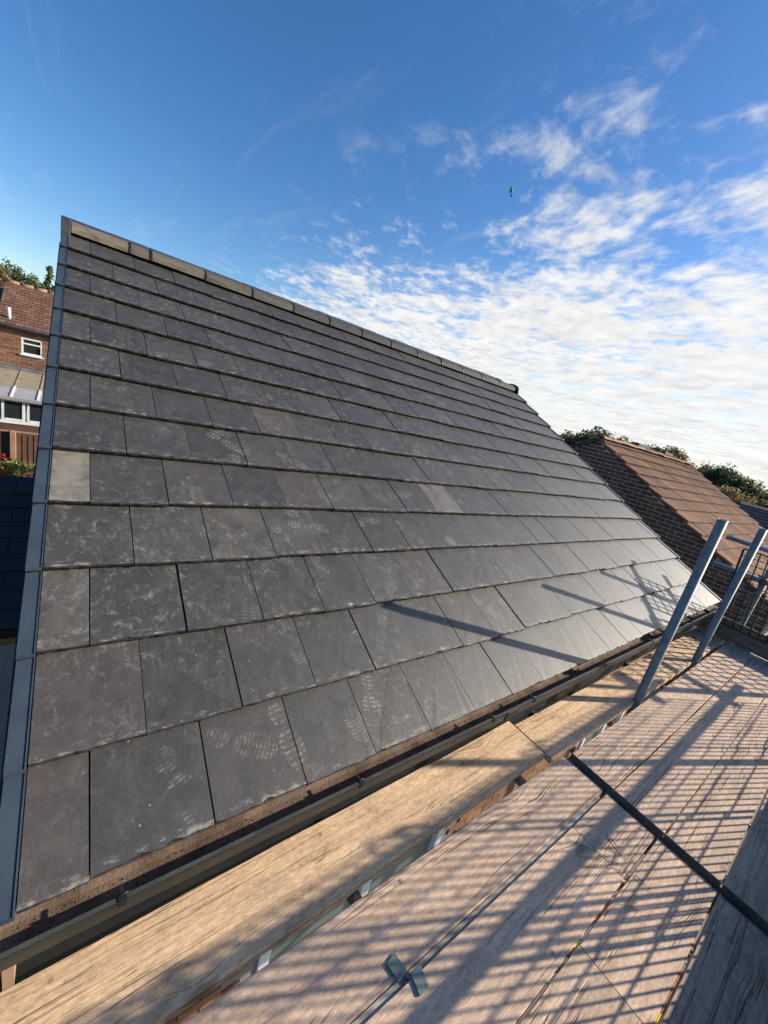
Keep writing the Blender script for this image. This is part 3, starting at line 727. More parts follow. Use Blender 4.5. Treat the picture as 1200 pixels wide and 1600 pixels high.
board(2.358, 5.86, -0.980, -0.757, M['board_old'], 'mesh-shadowed board beyond the cross gap, cut by the right edge of the photo')
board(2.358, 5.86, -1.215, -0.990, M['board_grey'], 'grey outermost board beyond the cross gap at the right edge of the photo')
# dark board and transoms under the cross gap
g = MB(); g.box(2.245, 2.40, -1.24, -0.26, DZ - BT - 0.050, DZ - BT - 0.012)
solo('support_board', g, M['toeboard'], (2.32, -0.75, DZ - 0.07), 'dark support seen down in the gap that crosses the deck', 'scaffold support', None, 0.002)
TG = 'transom tubes under the deck'
for x, lb in ((0.905, 'short shiny tube in the slot left of the foreground board, nearest the camera'), (1.95, 'shiny tube in the slot beside the foreground board, just short of its end joint'), (2.47, 'shiny transom tube in the slot beside the top end of the cross gap'), (2.99, 'shiny transom tube in the slot at the foot of the nearer pole'), (3.97, 'shiny transom tube in the slot midway between the two poles'), (4.85, 'shiny transom tube in the slot just beyond the farther pole')):
    g = MB(); g.pipe((x, -1.33, DZ - BT - 0.026), (x + 0.01, 0.20, DZ - BT - 0.026), 0.0245, 0.0205)
    solo('transom_tube', g, M['galv_blue'], (x, -0.5, DZ - BT - 0.026), lb, 'scaffold tube', TG)
for y, lb in ((-0.285, 'inner ledger tube running under the slot beside the first board'), (-1.25, 'outer ledger tube running under the outermost boards')):
    g = MB(); g.pipe((-0.9, y, DZ - BT - 0.078), (6.2, y, DZ - BT - 0.078), 0.0245, 0.0205)
    solo('ledger_tube', g, M['galv'], (2.6, y, DZ - BT - 0.078), lb, 'scaffold tube')

# standards (uprights)
PR = 0.0285
SG = 'upright scaffold poles'
def standard(x, y, top, label, lean=(0, 0), r=PR):
    g = MB(); b = Vector((x, y, DZ)); t_ = Vector((x + lean[0], y + lean[1], top)); d = (t_ - b) / (t_.z - b.z)
    bot = b + d * (GROUND + 0.02 - b.z)
    g.pipe(bot, t_, r, r - 0.005, 56)
    return solo('scaffold_pole', g, M['galv'], b, label, 'scaffold pole', SG)
standard(3.378, -0.243, 1.128, 'nearer and taller-looking upright pole rising from the slot between deck and gutter', (-0.070, 0.0))
standard(4.772, -0.243, 1.06, 'second upright pole from the camera, cut by the right edge of the photo')
standard(6.02, -0.285, 1.15, 'upright pole behind the mesh guard at the far end of the deck')
for x, lb in ((4.45, 'outer upright pole opposite the second inner pole'), (6.02, 'outer upright pole at the far end corner of the deck')):
    standard(x, -1.275, 1.10, lb, r=0.0242)
# guard rails
def rail(p0, p1, label, grp='guard rails of the scaffold', mat='galv_blue'):
    g = MB(); g.pipe(p0, p1, 0.0245, 0.0205, 40)
    c = (Vector(p0) + Vector(p1)) / 2
    return solo('guard_rail', g, M[mat], c, label, 'guard rail', grp)
rail((5.955, 0.165, 0.79), (5.955, -1.40, 0.775), 'upper guard rail across the far end of the deck')
rail((5.955, 0.175, 0.462), (5.955, -1.40, 0.452), 'lower guard rail across the far end of the deck')
rail((-0.9, -1.235, 0.74), (6.2, -1.235, 0.74), 'upper guard rail along the outer edge of the deck', mat='galv')
rail((-0.9, -1.235, 0.36), (6.2, -1.235, 0.36), 'lower guard rail along the outer edge of the deck', mat='galv')
# couplers where rails meet poles
def coupler(c, label):
    c = Vector(c); g = MB()
    g.pipe(c + Vector((0, 0, -0.03)), c + Vector((0, 0, 0.03)), 0.040, 0.029, 14)
    o = solo('coupler', g, M['hoop'], c, label, 'coupler', 'scaffold couplers on the poles')
    g2 = MB(); g2.pipe((c.x - 0.055, c.y - 0.03, c.z), (c.x - 0.055, c.y + 0.03, c.z), 0.038, 0.027, 14)
    g2.tube((c.x - 0.02, c.y + 0.05, c.z - 0.01), (c.x - 0.02, c.y + 0.05, c.z + 0.05), 0.008, n=8)
    part('swivel_jaw', g2.mesh('swivel_jaw', M['hoop'], c), o)
coupler((6.02, -0.285, 0.785), 'coupler joining the upper end rail to the far pole')
coupler((6.02, -0.285, 0.458), 'coupler joining the lower end rail to the far pole')
# toe boards
g = MB(); g.box(5.885, 5.923, -1.22, 0.12, DZ + 0.002, DZ + 0.235)
o = solo('toe_board', g, M['toeboard'], (5.9, -0.55, DZ + .1), 'brown toe board standing on edge across the far end of the deck', 'toe board', 'toe boards', 0.003)
o.data.transform(Matrix.Rotation(R(-90), 4, 'Z')); o.rotation_euler = (0, 0, R(90))
for xa, xb, lb in ((-0.9, 2.6, 'toe board on edge along the outer side of the nearer boards'), (2.61, 5.88, 'toe board on edge along the outer side of the farther boards')):
    g = MB(); g.box(xa, xb, -1.262 + .005, -1.222, DZ + 0.002, DZ + 0.228)
    solo('toe_board', g, M['toeboard'], ((xa + xb) / 2, -1.24, DZ + .1), lb, 'toe board', 'toe boards', 0.003)
# brick guards: black plastic mesh panels
def guard_panel(org, u, v, nu, nv, cell, wire, label, vcell=None):
    u = Vector(u).normalized(); v = Vector(v).normalized(); n = u.cross(v); org = Vector(org); g = MB()
    vc = vcell or cell
    for i in range(nu + 1):
        th = wire * (1.8 if i in (0, nu) else 1.0)
        g.obox(org + u * (i * cell) + v * (nv * vc / 2), u * th / 2, v * (nv * vc / 2), n * wire / 2)
    for j in range(nv + 1):
        th = wire * (1.2 if j in (0, nv) else 0.75)
        g.obox(org + u * (nu * cell / 2) + v * (j * vc), u * (nu * cell / 2), v * th / 2, n * wire * 0.45)
    o = solo('mesh_guard', g, M['mesh'], org, label, 'mesh guard', 'black mesh guards on the rails')
    for k in (1, nu - 1):
        c = org + u * (k * cell) + v * (nv * vc); h = MB(); pts = []
        for a in range(9):
            an = math.pi * (a / 8 * 1.15); pts.append(c + n * (0.036 * (1 - math.cos(an)) - 0.004) + v * (0.05 * math.sin(an)))
        for a in range(8): h.tube(pts[a], pts[a + 1], 0.006, n=6)
        part('hook', h.mesh('hook', M['black'], org), o)
    return o
guard_panel((5.852, -0.105, -0.13), (0.04, -1, 0.0), (0.02, 0.075, 0.85), 6, 12, 0.072, 0.0115, 'black mesh guard standing against the rails at the far end of the deck')
guard_panel((5.84, -0.60, -0.10), (0.0, -1, 0.0), (0.0, 0.02, 0.85), 8, 12, 0.072, 0.0115, 'black mesh guard at the outer corner of the far end of the deck')
for xg, dy, lb in ((-0.36, 0, 'black mesh guard on the outer rails left of the camera'), (0.70, 0.012, 'black mesh guard on the outer rails behind the camera'), (1.76, 0, 'black mesh guard on the outer rails behind the grey shaded board'), (2.47, 0.012, 'black mesh guard on the outer rails just beyond the cross gap'), (3.50, 0, 'black mesh guard on the outer rails midway along the far boards'), (4.53, 0.012, 'black mesh guard on the outer rails next to the far corner')):
    guard_panel((xg, -1.205 + dy, -0.10), (1, 0, 0), (0, 0, 1), 14, 8, 0.076, 0.0062, lb, vcell=0.108)

# board clip: two zinc plates either side of the slot, joined underneath
clip = thing('board_clip', 'pair of small zinc clip plates gripping the boards across the slot', 'board clip', (0.93, -0.49, DZ))
for (cx, cy, a) in ((0.905, -0.462, R(12)), (0.951, -0.523, R(-8))):
    g = MB(); ca, sa = math.cos(a), math.sin(a)
    g.obox((cx, cy, DZ + 0.0055), (0.020 * ca, 0.020 * sa, 0), (-0.027 * sa, 0.027 * ca, 0), (0, 0, 0.002))
    g.obox((cx - 0.0185 * ca, cy - 0.0185 * sa, DZ + 0.0028), (0.0015 * ca, 0.0015 * sa, 0), (-0.027 * sa, 0.027 * ca, 0), (0, 0, 0.0045))
    bpart('plate', g, M['plate'], clip, 0.0015)
g = MB(); g.tube((0.925, -0.493, DZ + 0.002), (0.925, -0.493, DZ - 0.07), 0.006, n=8); g.box(0.89, 0.965, -0.53, -0.455, DZ - BT - 0.012, DZ - BT - 0.006)
bpart('bolt', g, M['hoop'], clip)
# painted band fragments showing in the slots between boards
def slot_marks(label, y, segs, org):
    o = thing('paint_strip', label, 'paint strip', org)
    for xa, xb, mk in segs:
        g = MB(); g.obox(((xa + xb) / 2, y, DZ - 0.011), ((xb - xa) / 2, 0, 0), (0, 0.0042, 0.001), (0, -0.001, 0.003)); bpart('paint_patch', g, M[mk], o)
slot_marks('broken strip of red, yellow and pale paint down the slot beside the short straw-strewn board', -0.7412, [(1.33, 1.37, 'pale_paint'), (1.385, 1.43, 'hoop'), (1.46, 1.50, 'red_paint'), (1.505, 1.54, 'yellow_paint'), (1.55, 1.575, 'pale_paint'), (1.66, 1.70, 'red_paint'), (1.703, 1.735, 'red_paint'), (1.738, 1.80, 'red_paint'), (1.825, 1.84, 'pale_paint'), (1.92, 1.932, 'yellow_paint'), (1.945, 1.975, 'red_paint')], (1.5, -0.74, DZ))
slot_marks('bright yellow and brick red paint strip down the slot at the bottom right', -0.9862, [(1.50, 1.615, 'yellow_paint'), (1.62, 1.655, 'red_paint'), (1.657, 1.70, 'red_paint'), (1.702, 1.76, 'red_paint'), (1.763, 1.82, 'red_paint'), (1.86, 1.875, 'pale_paint'), (1.95, 1.99, 'red_paint')], (1.7, -0.985, DZ))
# pale batten seen in the slot between second and third board
g = MB(); g.box(-0.4, 2.24, -0.5025, -0.485, DZ - 0.024, DZ - 0.010)
solo('slot_batten', g, M['pale_wood'], (0.9, -0.495, DZ - .03), 'pale splintered batten wedged down the slot under the clip plates', 'batten')
# straws lying on the boards
STR = [((1.80, -0.575), (2.00, -0.728)), ((1.84, -0.52), (1.97, -0.70)), ((1.95, -0.575), (2.03, -0.715)), ((1.99, -0.60), (2.02, -0.70)), ((2.04, -0.60), (2.04, -0.69)), ((1.79, -0.62), (1.96, -0.72)), ((2.06, -0.585), (2.03, -0.68)), ((1.98, -0.72), (1.99, -0.83)), ((1.80, -0.765), (1.86, -0.83))]
for a, b in STR:
    g = MB(); a = Vector((a[0], a[1], DZ + 0.0035)); b = Vector((b[0], b[1], DZ + 0.0045)); m_ = (a + b) / 2 + Vector((0.004, 0.003, 0.002))
    g.tube(a, m_, 0.0008, 0.0013, 5); g.tube(m_, b, 0.0013, 0.0007, 5)
    solo('straw', g, M['straw'], m_, 'thin dark straw lying on the boards near the cross gap', 'straw', 'straws scattered by the cross gap')

# ------------------------------------------------------------------ neighbouring house on the right
def tile_roof_piece(name, w, ln, th, mat, n=4):
    g = MB(); vs = []
    g.add([(0.001, 0, 0), (w - 0.001, 0, 0), (w - 0.001, ln, 0), (0.001, ln, 0), (0.001, 0.002, -th), (w - 0.001, 0.002, -th), (w - 0.001, ln, -th), (0.001, ln, -th)], [(0, 1, 2, 3), (7, 6, 5, 4), (0, 4, 5, 1), (1, 5, 6, 2), (2, 6, 7, 3), (3, 7, 4, 0)])
    # two shallow ribs of an interlocking tile
    for k in (0.0, 0.5):
        x = w * k; g.obox((x + w * 0.06, ln / 2, 0.002), (w * 0.045, 0, 0), (0, ln / 2 - 0.004, 0), (0, 0, 0.004))
    g.mi[2] = 1
    return g.mesh(name, [mat, M['tile_edge']])
nb = thing('brick_house', 'neighbouring house on the right with dark brick gable and rusty brown tiled roof', 'house', (11.4, 3.1, GROUND))
NX, NX2 = 8.5, 14.42; NAP = (3.16, 1.69); npi = R(28.6)
def nf(x, s, z=0.0):   # s = slope distance down from the apex on the near side
    return Vector((x, NAP[0] - math.cos(npi) * s - math.sin(npi) * z, NAP[1] - math.sin(npi) * s + math.cos(npi) * z))
ng = 0.30; NC = 15; slope_n = 0.040 / ng
NT_M = [tile_roof_piece('plain_roof_tile', 0.29, ng + 0.06, 0.02, M['tile_red'])]
ncol = 20; nw = (NX2 - NX) / ncol
NT_M = [tile_roof_piece('plain_roof_tile', nw, ng + 0.06, 0.03, M['tile_red'])]
for c_ in range(NC):
    s_nose = (c_ + 1) * ng - 0.12
    for k in range(ncol):
        o = part('roof_tile', NT_M[0], nb, nf(NX - 0.04 + k * nw + rnd.uniform(-.002, .002), s_nose + rnd.uniform(-.006, .006), rnd.uniform(-.003, .003)), (npi - math.atan(slope_n) + rnd.uniform(-.008, .008), rnd.uniform(-.008, .008), 0))
g = MB()
slab = [nf(NX + .03, -0.0, -0.08), nf(NX2, 0, -0.08), nf(NX2, NC * ng - .2, -0.08), nf(NX + .03, NC * ng - .2, -0.08)]
low = [v - Vector((0, 0, 0.1)) for v in slab]
g.add(slab + low, [(0, 1, 2, 3), (7, 6, 5, 4), (0, 4, 5, 1), (2, 6, 7, 3), (3, 7, 4, 0), (1, 5, 6, 2)])
bpart('roof_deck', g, M['underlay'], nb)
# far slope
g = MB()
fs_ = []
for c_ in range(NC):
    s0, s1 = (c_) * ng, (c_ + 1) * ng - 0.1
    for (zz_, ss) in ((0.0, s1),):
        a = [Vector((x_, 2 * NAP[0] - nf(0, q_, z_).y, nf(0, q_, z_).z)) for x_, q_, z_ in ((NX - .04, s0 - .1, -.02), (NX2, s0 - .1, -.02), (NX2, s1, 0.01), (NX - .04, s1, 0.01), (NX - .04, s1, -.02), (NX2, s1, -.02))]
        g.add(a, [(0, 1, 2, 3), (3, 2, 5, 4), (0, 3, 4), (1, 5, 2)])
bpart('far_slope', g, M['tile_red'], nb)
for k in range(14):      # ridge tiles
    xa = NX - 0.04 + k * (NX2 - NX) / 14; xb = xa + (NX2 - NX) / 14 - 0.008; g = MB(); pts = []; inn = []
    lift = rnd.uniform(-.008, .010)
    for i in range(9):
        a = math.pi * i / 8; pts.append((NAP[0] - 0.12 * math.cos(a), NAP[1] - 0.02 + lift + 0.065 * math.sin(a))); inn.append((NAP[0] - 0.10 * math.cos(a), NAP[1] - 0.02 + lift + 0.045 * math.sin(a)))
    g.extrude_x(pts + inn[::-1], xa, xb); bpart('ridge_tile', g, M['lichen_ridge'] if k < 5 else M['tile_red'], nb)
for xs_ in ((10.2, 10.9), (11.9, 12.5)):
    g = MB(); g.box(xs_[0], xs_[1], NAP[0] - 0.09, NAP[0] + 0.09, NAP[1] + 0.02, NAP[1] + 0.10); bpart('ridge_vent', g, M['tile_grey'], nb, 0.01)
# gable wall: mortar body with bricks laid proud of it
def rake_z(y): return NAP[1] - 0.075 - math.tan(npi) * abs(y - NAP[0])
hw = 3.45
yl, yr = NAP[0] - hw, NAP[0] + hw
g = MB()
ga = [(NX + .012, yl, GROUND), (NX + .012, yr, GROUND), (NX + .012, yr, rake_z(yr)), (NX + .012, NAP[0], rake_z(NAP[0])), (NX + .012, yl, rake_z(yl))]
gb = [(NX + .25, y_, z_) for _, y_, z_ in ga]
g.add(ga + gb, [(4, 3, 2, 1, 0), (5, 6, 7, 8, 9)] + [(i, (i + 1) % 5, (i + 1) % 5 + 5, i + 5) for i in range(5)])
g.box(NX + .25, NX2 - .1, yl, yl + .25, GROUND, rake_z(yl)); g.box(NX + .25, NX2 - .1, yr - .25, yr, GROUND, rake_z(yr))
ga2 = [(NX2 - .1, y_, z_) for _, y_, z_ in ga]; gb2 = [(NX2 + .1, y_, z_) for _, y_, z_ in ga]
g.add(ga2 + gb2, [(4, 3, 2, 1, 0), (5, 6, 7, 8, 9)] + [(i, (i + 1) % 5, (i + 1) % 5 + 5, i + 5) for i in range(5)])
nwall = bpart('wall', g, M['mortar'], nb)
BR = []
course_bricks(yl, yr, -2.4, NAP[1], lambda a, b, z, zt: BR.append((a, b, z, zt)))
BR = [q for q in BR if q[3] < rake_z((q[0] + q[1]) / 2) + 0.03 and (q[0] + q[1]) / 2 < 4.3]
def vis(q):
    yc = (q[0] + q[1]) / 2; d = rake_z(yc) - q[3]
    return d if yc < 3.4 else d + 2 + yc
BR.sort(key=vis)
bcache = {}
for a, b, z, zt in BR[:285]:
    key = round(b - a, 3)
    if key not in bcache:
        gg = MB(); gg.box(0.004, 0.03, -(b - a) / 2, (b - a) / 2, -(zt - z) / 2, (zt - z) / 2); bcache[key] = gg.mesh('brick', M['brick_dark'], (0, 0, 0), 0.003)
    part('brick', bcache[key], nwall, (NX + rnd.uniform(-.003, .003), (a + b) / 2, (z + zt) / 2), (rnd.uniform(-.01, .01), 0, 0))
g = MB()
for a, b, z, zt in BR[285:]: g.box(NX + 0.004 + rnd.uniform(-.003, .003), NX + 0.03, a, b, z, zt)
tag(bpart('brickwork', g, M['brick_dark_mass'], nwall), kind='stuff')
# verge undercloak and mortar bedding along the near rake
g = MB(); c = nf(NX - 0.012, NC * ng / 2 - 0.08, -0.062); g.obox(c, (0.026, 0, 0), nf(0, 0) - nf(0, NC * ng / 2), (nf(0, 0, 0.020) - nf(0, 0)))
bpart('verge_bedding', g, M['verge_bed'], nb)
g = MB(); c2 = Vector((c.x, 2 * NAP[0] - c.y, c.z)); d_ = nf(0, 0) - nf(0, NC * ng / 2); g.obox(c2, (0.035, 0, 0), Vector((0, -d_.y, d_.z)), Vector((0, 0.01, 0.02)))
bpart('verge_bedding', g, M['verge_bed'], nb)
g = MB(); e = nf(NX, NC * ng - 0.06, -0.02); g.tube((NX - .03, e.y - .03, e.z - 0.06), (NX2, e.y - .03, e.z - 0.06), 0.05, n=10); bpart('gutter', g, M['black'], nb)

# ------------------------------------------------------------------ house at the back left
bh = thing('brick_house', 'orange brick house at the left edge with plain clay tiles and a white window', 'house', (-1.5, 18.0, GROUND))
BY = 16.0; BE = 0.93
XL, XR = -1.82, 6.5
g = MB(); wl, wr, wz0, wz1 = -1.30, -0.815, 0.165, 0.64
g.box(XL - 2.5, wl, BY + .012, BY + .3, GROUND, BE); g.box(wr, XR, BY + .012, BY + .3, GROUND, BE); g.box(wl, wr, BY + .012, BY + .3, GROUND, wz0); g.box(wl, wr, BY + .012, BY + .3, wz1, BE)
bw = bpart('wall', g, M['mortar_dark'], bh)
g = MB()
bput = lambda a, b, z, zt: g.box(a, b, BY + rnd.uniform(-.004, .004), BY + .03, z, zt)
for ua, ub, za_, zb_ in ((-2.4, wl, -0.45, BE - .02), (wr, 1.2, -0.45, BE - .02), (wl + .005, wr, -0.45, wz0 - .035), (wl + .005, wr, wz1 + .006, BE - .02)): course_bricks(ua, ub, za_, zb_, bput)
tag(bpart('brickwork', g, M['brick_orange'], bw), kind='stuff')
g = MB(); ym = BY + 0.06; f_ = 0.045
for (p, q, r_, s_) in ((wl, wl + f_, wz0, wz1), (wr - f_, wr, wz0, wz1), (wl + f_, wr - f_, wz1 - f_, wz1), (wl + f_, wr - f_, wz0, wz0 + f_), (wl + f_, wr - f_, 0.455, 0.495)): g.box(p, q, ym - .05, ym + .03, r_, s_)
win = bpart('window', g, M['white'], bh, 0.004)
g = MB(); g.box(wl - .03, wr + .03, BY - .05, ym, wz0 - .035, wz0 - .001); bpart('sill', g, M['white'], win)
for z0_, z1_ in ((0.495, wz1 - f_), (wz0 + f_, 0.455)):
    g = MB(); g.box(wl + f_, wr - f_, ym - .004, ym + .004, z0_, z1_); bpart('pane', g, M['glass'], win)
bp = R(30); tg = 0.165
def bf(x, s, z=0): return Vector((x, BY - 0.12 + math.cos(bp) * s - math.sin(bp) * z, BE + 0.0 + math.sin(bp) * s + math.cos(bp) * z))
NR = 15; SLEN = NR * tg
g = MB()
for n in range(NR):
    x = XL - (0.10 if n % 2 else 0.0)
    while x < 1.3:
        w_ = 0.188; xa = max(x, XL)
        t0 = rnd.uniform(.006, .022)
        a0 = bf(xa, n * tg, 0.014 + t0); b0 = bf(x + w_, n * tg, 0.014 + t0 + rnd.uniform(-.003, .003)); c0 = bf(x + w_, n * tg + 0.20, 0.0); d0 = bf(xa, n * tg + 0.20, 0.0)
        e0 = bf(xa, n * tg, -0.012); f0 = bf(x + w_, n * tg, -0.012)
        g.add([a0, b0, c0, d0, e0, f0], [(0, 1, 2, 3), (0, 4, 5, 1), (0, 3, 4), (1, 5, 2)]); x += 0.200
tag(bpart('clay_tiles', g, M['tile_orange'], bh), kind='stuff')
g = MB(); q = [bf(XL, 0, -.03), bf(XR, 0, -.03), bf(XR, SLEN, -.03), bf(XL, SLEN, -.03)]
top_y = q[2].y; far = [Vector((XR, 2 * top_y - q[1].y, q[1].z)), Vector((XL, 2 * top_y - q[0].y, q[0].z))]
g.add(q + far, [(0, 1, 2, 3), (3, 2, 4, 5), (0, 3, 5), (1, 4, 2), (0, 5, 4, 1)])
bpart('roof_deck', g, M['tile_black'], bh)
rz_ = bf(0, SLEN).z
for k in range(9):
    xa = XL + k * 0.34; g = MB(); g.tube((xa, top_y, rz_ - 0.02), (xa + 0.335, top_y, rz_ - 0.015), 0.085, n=12); bpart('ridge_tile', g, M['lichen_ridge'], bh)
g = MB(); g.tube((-4.5, BY - .17, BE - .035), (XR, BY - .17, BE - .035), 0.042, n=10); bpart('gutter', g, M['lead'], bh)
g = MB(); g.box(-4.3, XR, BY - .13, BY - .02, BE - .12, BE - .02); bpart('fascia', g, M['fence'], bh)
g = MB(); v0 = bf(-1.57, 0.28); g.tube(v0, v0 + Vector((0, 0, 0.32)), 0.045, n=10); bpart('vent_pipe', g, M['white'], bh)
# lower neighbouring roof to its left
g = MB(); q = [(-6, BY + .2, 0.9), (XL - .03, BY + .2, 0.9), (XL - .03, BY + 2.4, 1.95), (-6, BY + 2.4, 1.95)]
g.add([Vector(v) for v in q] + [Vector(v) - Vector((0, 0, .15)) for v in q], [(0, 1, 2, 3), (7, 6, 5, 4), (0, 4, 5, 1), (1, 5, 6, 2), (2, 6, 7, 3), (3, 7, 4, 0)]); bpart('side_roof', g, M['tile_grey'], bh)
# conservatory
cs = thing('conservatory', 'white framed conservatory with dirty tan roof sheets against the orange brick house', 'conservatory', (-1.2, 14.7, GROUND))
cy0, cy1, cz0, cz1 = 13.5, 15.99, -0.80, -0.33
cx0, cx1 = -3.0, 1.0
def cf(x, f, z=0): return Vector((x, cy0 - .06 + (cy1 - cy0 + .06) * f, cz0 + (cz1 - cz0) * f + z))
g = MB(); g.box(cx0, cx1, cy1 - 0.09, cy1 - .006, cz1 - .01, cz1 + 0.09); bpart('flashing', g, M['lead'], cs)
xs_ = [-3.0, -2.36, -1.83, -1.30, -0.77, -0.24, 0.3, 1.0]
for a, b in zip(xs_, xs_[1:]):
    for f0, f1, mk in ((0.0, 0.33, 'poly_grey'), (0.335, 1.0, 'poly_tan')):
        g = MB(); q = [cf(a + .012, f0), cf(b - .012, f0), cf(b - .012, f1), cf(a + .012, f1)]; q2 = [v - Vector((0, 0, .02)) for v in q]
        g.add(q + q2, [(0, 1, 2, 3), (7, 6, 5, 4), (0, 4, 5, 1), (1, 5, 6, 2), (2, 6, 7, 3), (3, 7, 4, 0)]); bpart('roof_sheet', g, M[mk], cs)
for x in xs_[1:-1]:
    g = MB(); p, q = cf(x, 0, .012), cf(x, 0.34, .012); g.obox((p + q) / 2, (0.022, 0, 0), (q - p) / 2, (0, 0, .014)); bpart('glazing_bar', g, M['white'], cs)
    g = MB(); p, q = cf(x, 0.34, .008), cf(x, 1, .008); g.obox((p + q) / 2, (0.014, 0, 0), (q - p) / 2, (0, 0, .01)); bpart('glazing_bar', g, M['poly_tan'], cs)
g = MB(); g.box(cx0, cx1, cy0 - .13, cy0 - .05, cz0 - .075, cz0 - .01); bpart('gutter', g, M['cladding'], cs)
g = MB(); g.box(cx0, cx1, cy0 - .03, cy0 + .2, -1.50, -1.42); bpart('sill', g, M['white'], cs)
for xf in (-2.6, -2.05, -1.49, -0.99, -0.49, 0.02):
    g = MB(); a, b = xf, xf + .46; f_ = .055
    for (p, q, r_, s_) in ((a, a + f_, -1.42, -.87), (b - f_, b, -1.42, -.87), (a + f_, b - f_, -.92, -.87), (a + f_, b - f_, -1.42, -1.37)): g.box(p, q, cy0 - .02, cy0 + .04, r_, s_)
    w_ = bpart('window', g, M['white'], cs, .004); g = MB(); g.box(a + f_, b - f_, cy0, cy0 + .01, -1.37, -.92); bpart('pane', g, M['glass'], w_)
g = MB(); g.box(cx0, cx1, cy0, cy0 + .2, GROUND, -1.505); bpart('base_wall', g, M['fence'], cs)
# fence
fe = thing('garden_fence', 'dark brown close-boarded garden fence with one paler post', 'fence', (-0.8, 9.0, GROUND))
x = -2.6
while x < 1.2:
    if not (-0.90 < x + .04 < -0.79):
        g = MB(); zt = -0.775 - (0.03 if x > -0.83 else 0) + rnd.uniform(-.008, .008); g.obox((x + .04, 9.0, (zt + GROUND) / 2), (.043, .006, 0), (0, .008, 0), (0, 0, (zt - GROUND) / 2)); bpart('fence_board', g, M['fence'], fe)
    x += 0.082
for xp in (-2.7, -0.845, 1.0):
    g = MB(); g.box(xp - .042, xp + .042, 8.93, 9.02, GROUND, -0.745); bpart('post', g, M['post'], fe, .006)
g = MB(); g.box(-2.65, 1.0, 8.97, 9.03, -0.795 + .022, -0.75 - .004 + .004); 
bpart('capping_rail', g, M['post'], fe)
# low black roofed outbuilding in the shade beside the gable
ob = thing('outbuilding', 'low outbuilding with black tiled roof and grey cladding in the shade of the gable', 'outbuilding', (-1.6, 3.9, GROUND))
OE = (3.0, -1.13); op = R(28)
def of(x, s, z=0): return Vector((x, OE[0] + math.cos(op) * s - math.sin(op) * z, OE[1] + math.sin(op) * s + math.cos(op) * z))
onr = 9; og = 0.192
for n in range(onr):
    for k in range(10):
        xa = -3.09 + k * 0.3 + (0.15 if n % 2 else 0); xb = min(xa + 0.296, -0.10)
        if xb - xa < .05: continue
        g = MB(); q = [of(xa, n * og, .028), of(xb, n * og, .028), of(xb, n * og + og + .05, .002), of(xa, n * og + og + .05, .002)]; q2 = [v - Vector((0, 0, .020)) for v in q]
        g.add(q + q2, [(0, 1, 2, 3), (7, 6, 5, 4), (0, 4, 5, 1), (1, 5, 6, 2), (2, 6, 7, 3), (3, 7, 4, 0)]); bpart('roof_tile', g, M['tile_black'], ob)
g = MB(); q = [of(-3.1, 0, -.03), of(-.1, 0, -.03), of(-.1, onr * og + .02, -.03), of(-3.1, onr * og + .02, -.03)]; q2 = [v - Vector((0, 0, .08)) for v in q]
g.add(q + q2, [(0, 1, 2, 3), (7, 6, 5, 4), (0, 4, 5, 1), (1, 5, 6, 2), (2, 6, 7, 3), (3, 7, 4, 0)]); bpart('roof_deck', g, M['underlay'], ob)
g = MB(); g.box(-3.1, -.1, OE[0] + .02, OE[0] + .05, OE[1] - .17, OE[1] - .045); bpart('fascia', g, M['timber_brown'], ob)
z = OE[1] - .175
while z > GROUND + .3:
    g = MB(); g.obox((-1.6, OE[0] + .075, z - .066), (1.49, 0, 0), (0, .010, 0), (0, .008, .064)); bpart('cladding_board', g, M['cladding'], ob); z -= 0.132
g = MB(); g.box(-3.08, -.12, OE[0] + .1, of(0, onr * og).y, GROUND, OE[1] - .02); bpart('wall', g, M['cladding'], ob)

# distant roof beyond the neighbour
dr = thing('distant_house', 'distant house with dark ribbed roof at the right edge beyond the brown tiled roof', 'house', (24.5, 0.5, GROUND))
g = MB()
g.box(22.3, 30, -2.4, 3.4, GROUND, -0.6); bpart('wall', g, M['brick_dark_mass'], dr)
g = MB()
for k in range(12):
    f0 = k / 12; f1 = (k + 1) / 12 + .02
    a = [Vector((22 + 3.2 * f0, y_, -0.65 + 1.42 * f0 + .05)) for y_ in (-2.6, 3.6)]; b = [Vector((22 + 3.2 * f1, y_, -0.65 + 1.42 * f1)) for y_ in (-2.6, 3.6)]; c = [v - Vector((0, 0, .06)) for v in a]
    g.add(a + b + c, [(0, 1, 3, 2), (0, 4, 5, 1)])
bpart('tile_courses', g, M['tile_grey'], dr)
g = MB(); g.add([Vector(v) for v in ((25.2, -2.6, .76), (25.2, 3.6, .76), (30.2, 3.6, -.65), (30.2, -2.6, -.65), (25.2, -2.6, -.65), (25.2, 3.6, -.65), (22, -2.6, -.68), (22, 3.6, -.68))], [(0, 1, 2, 3), (0, 3, 4), (1, 5, 2), (0, 4, 6), (1, 7, 5)]); bpart('far_slope', g, M['tile_grey'], dr)

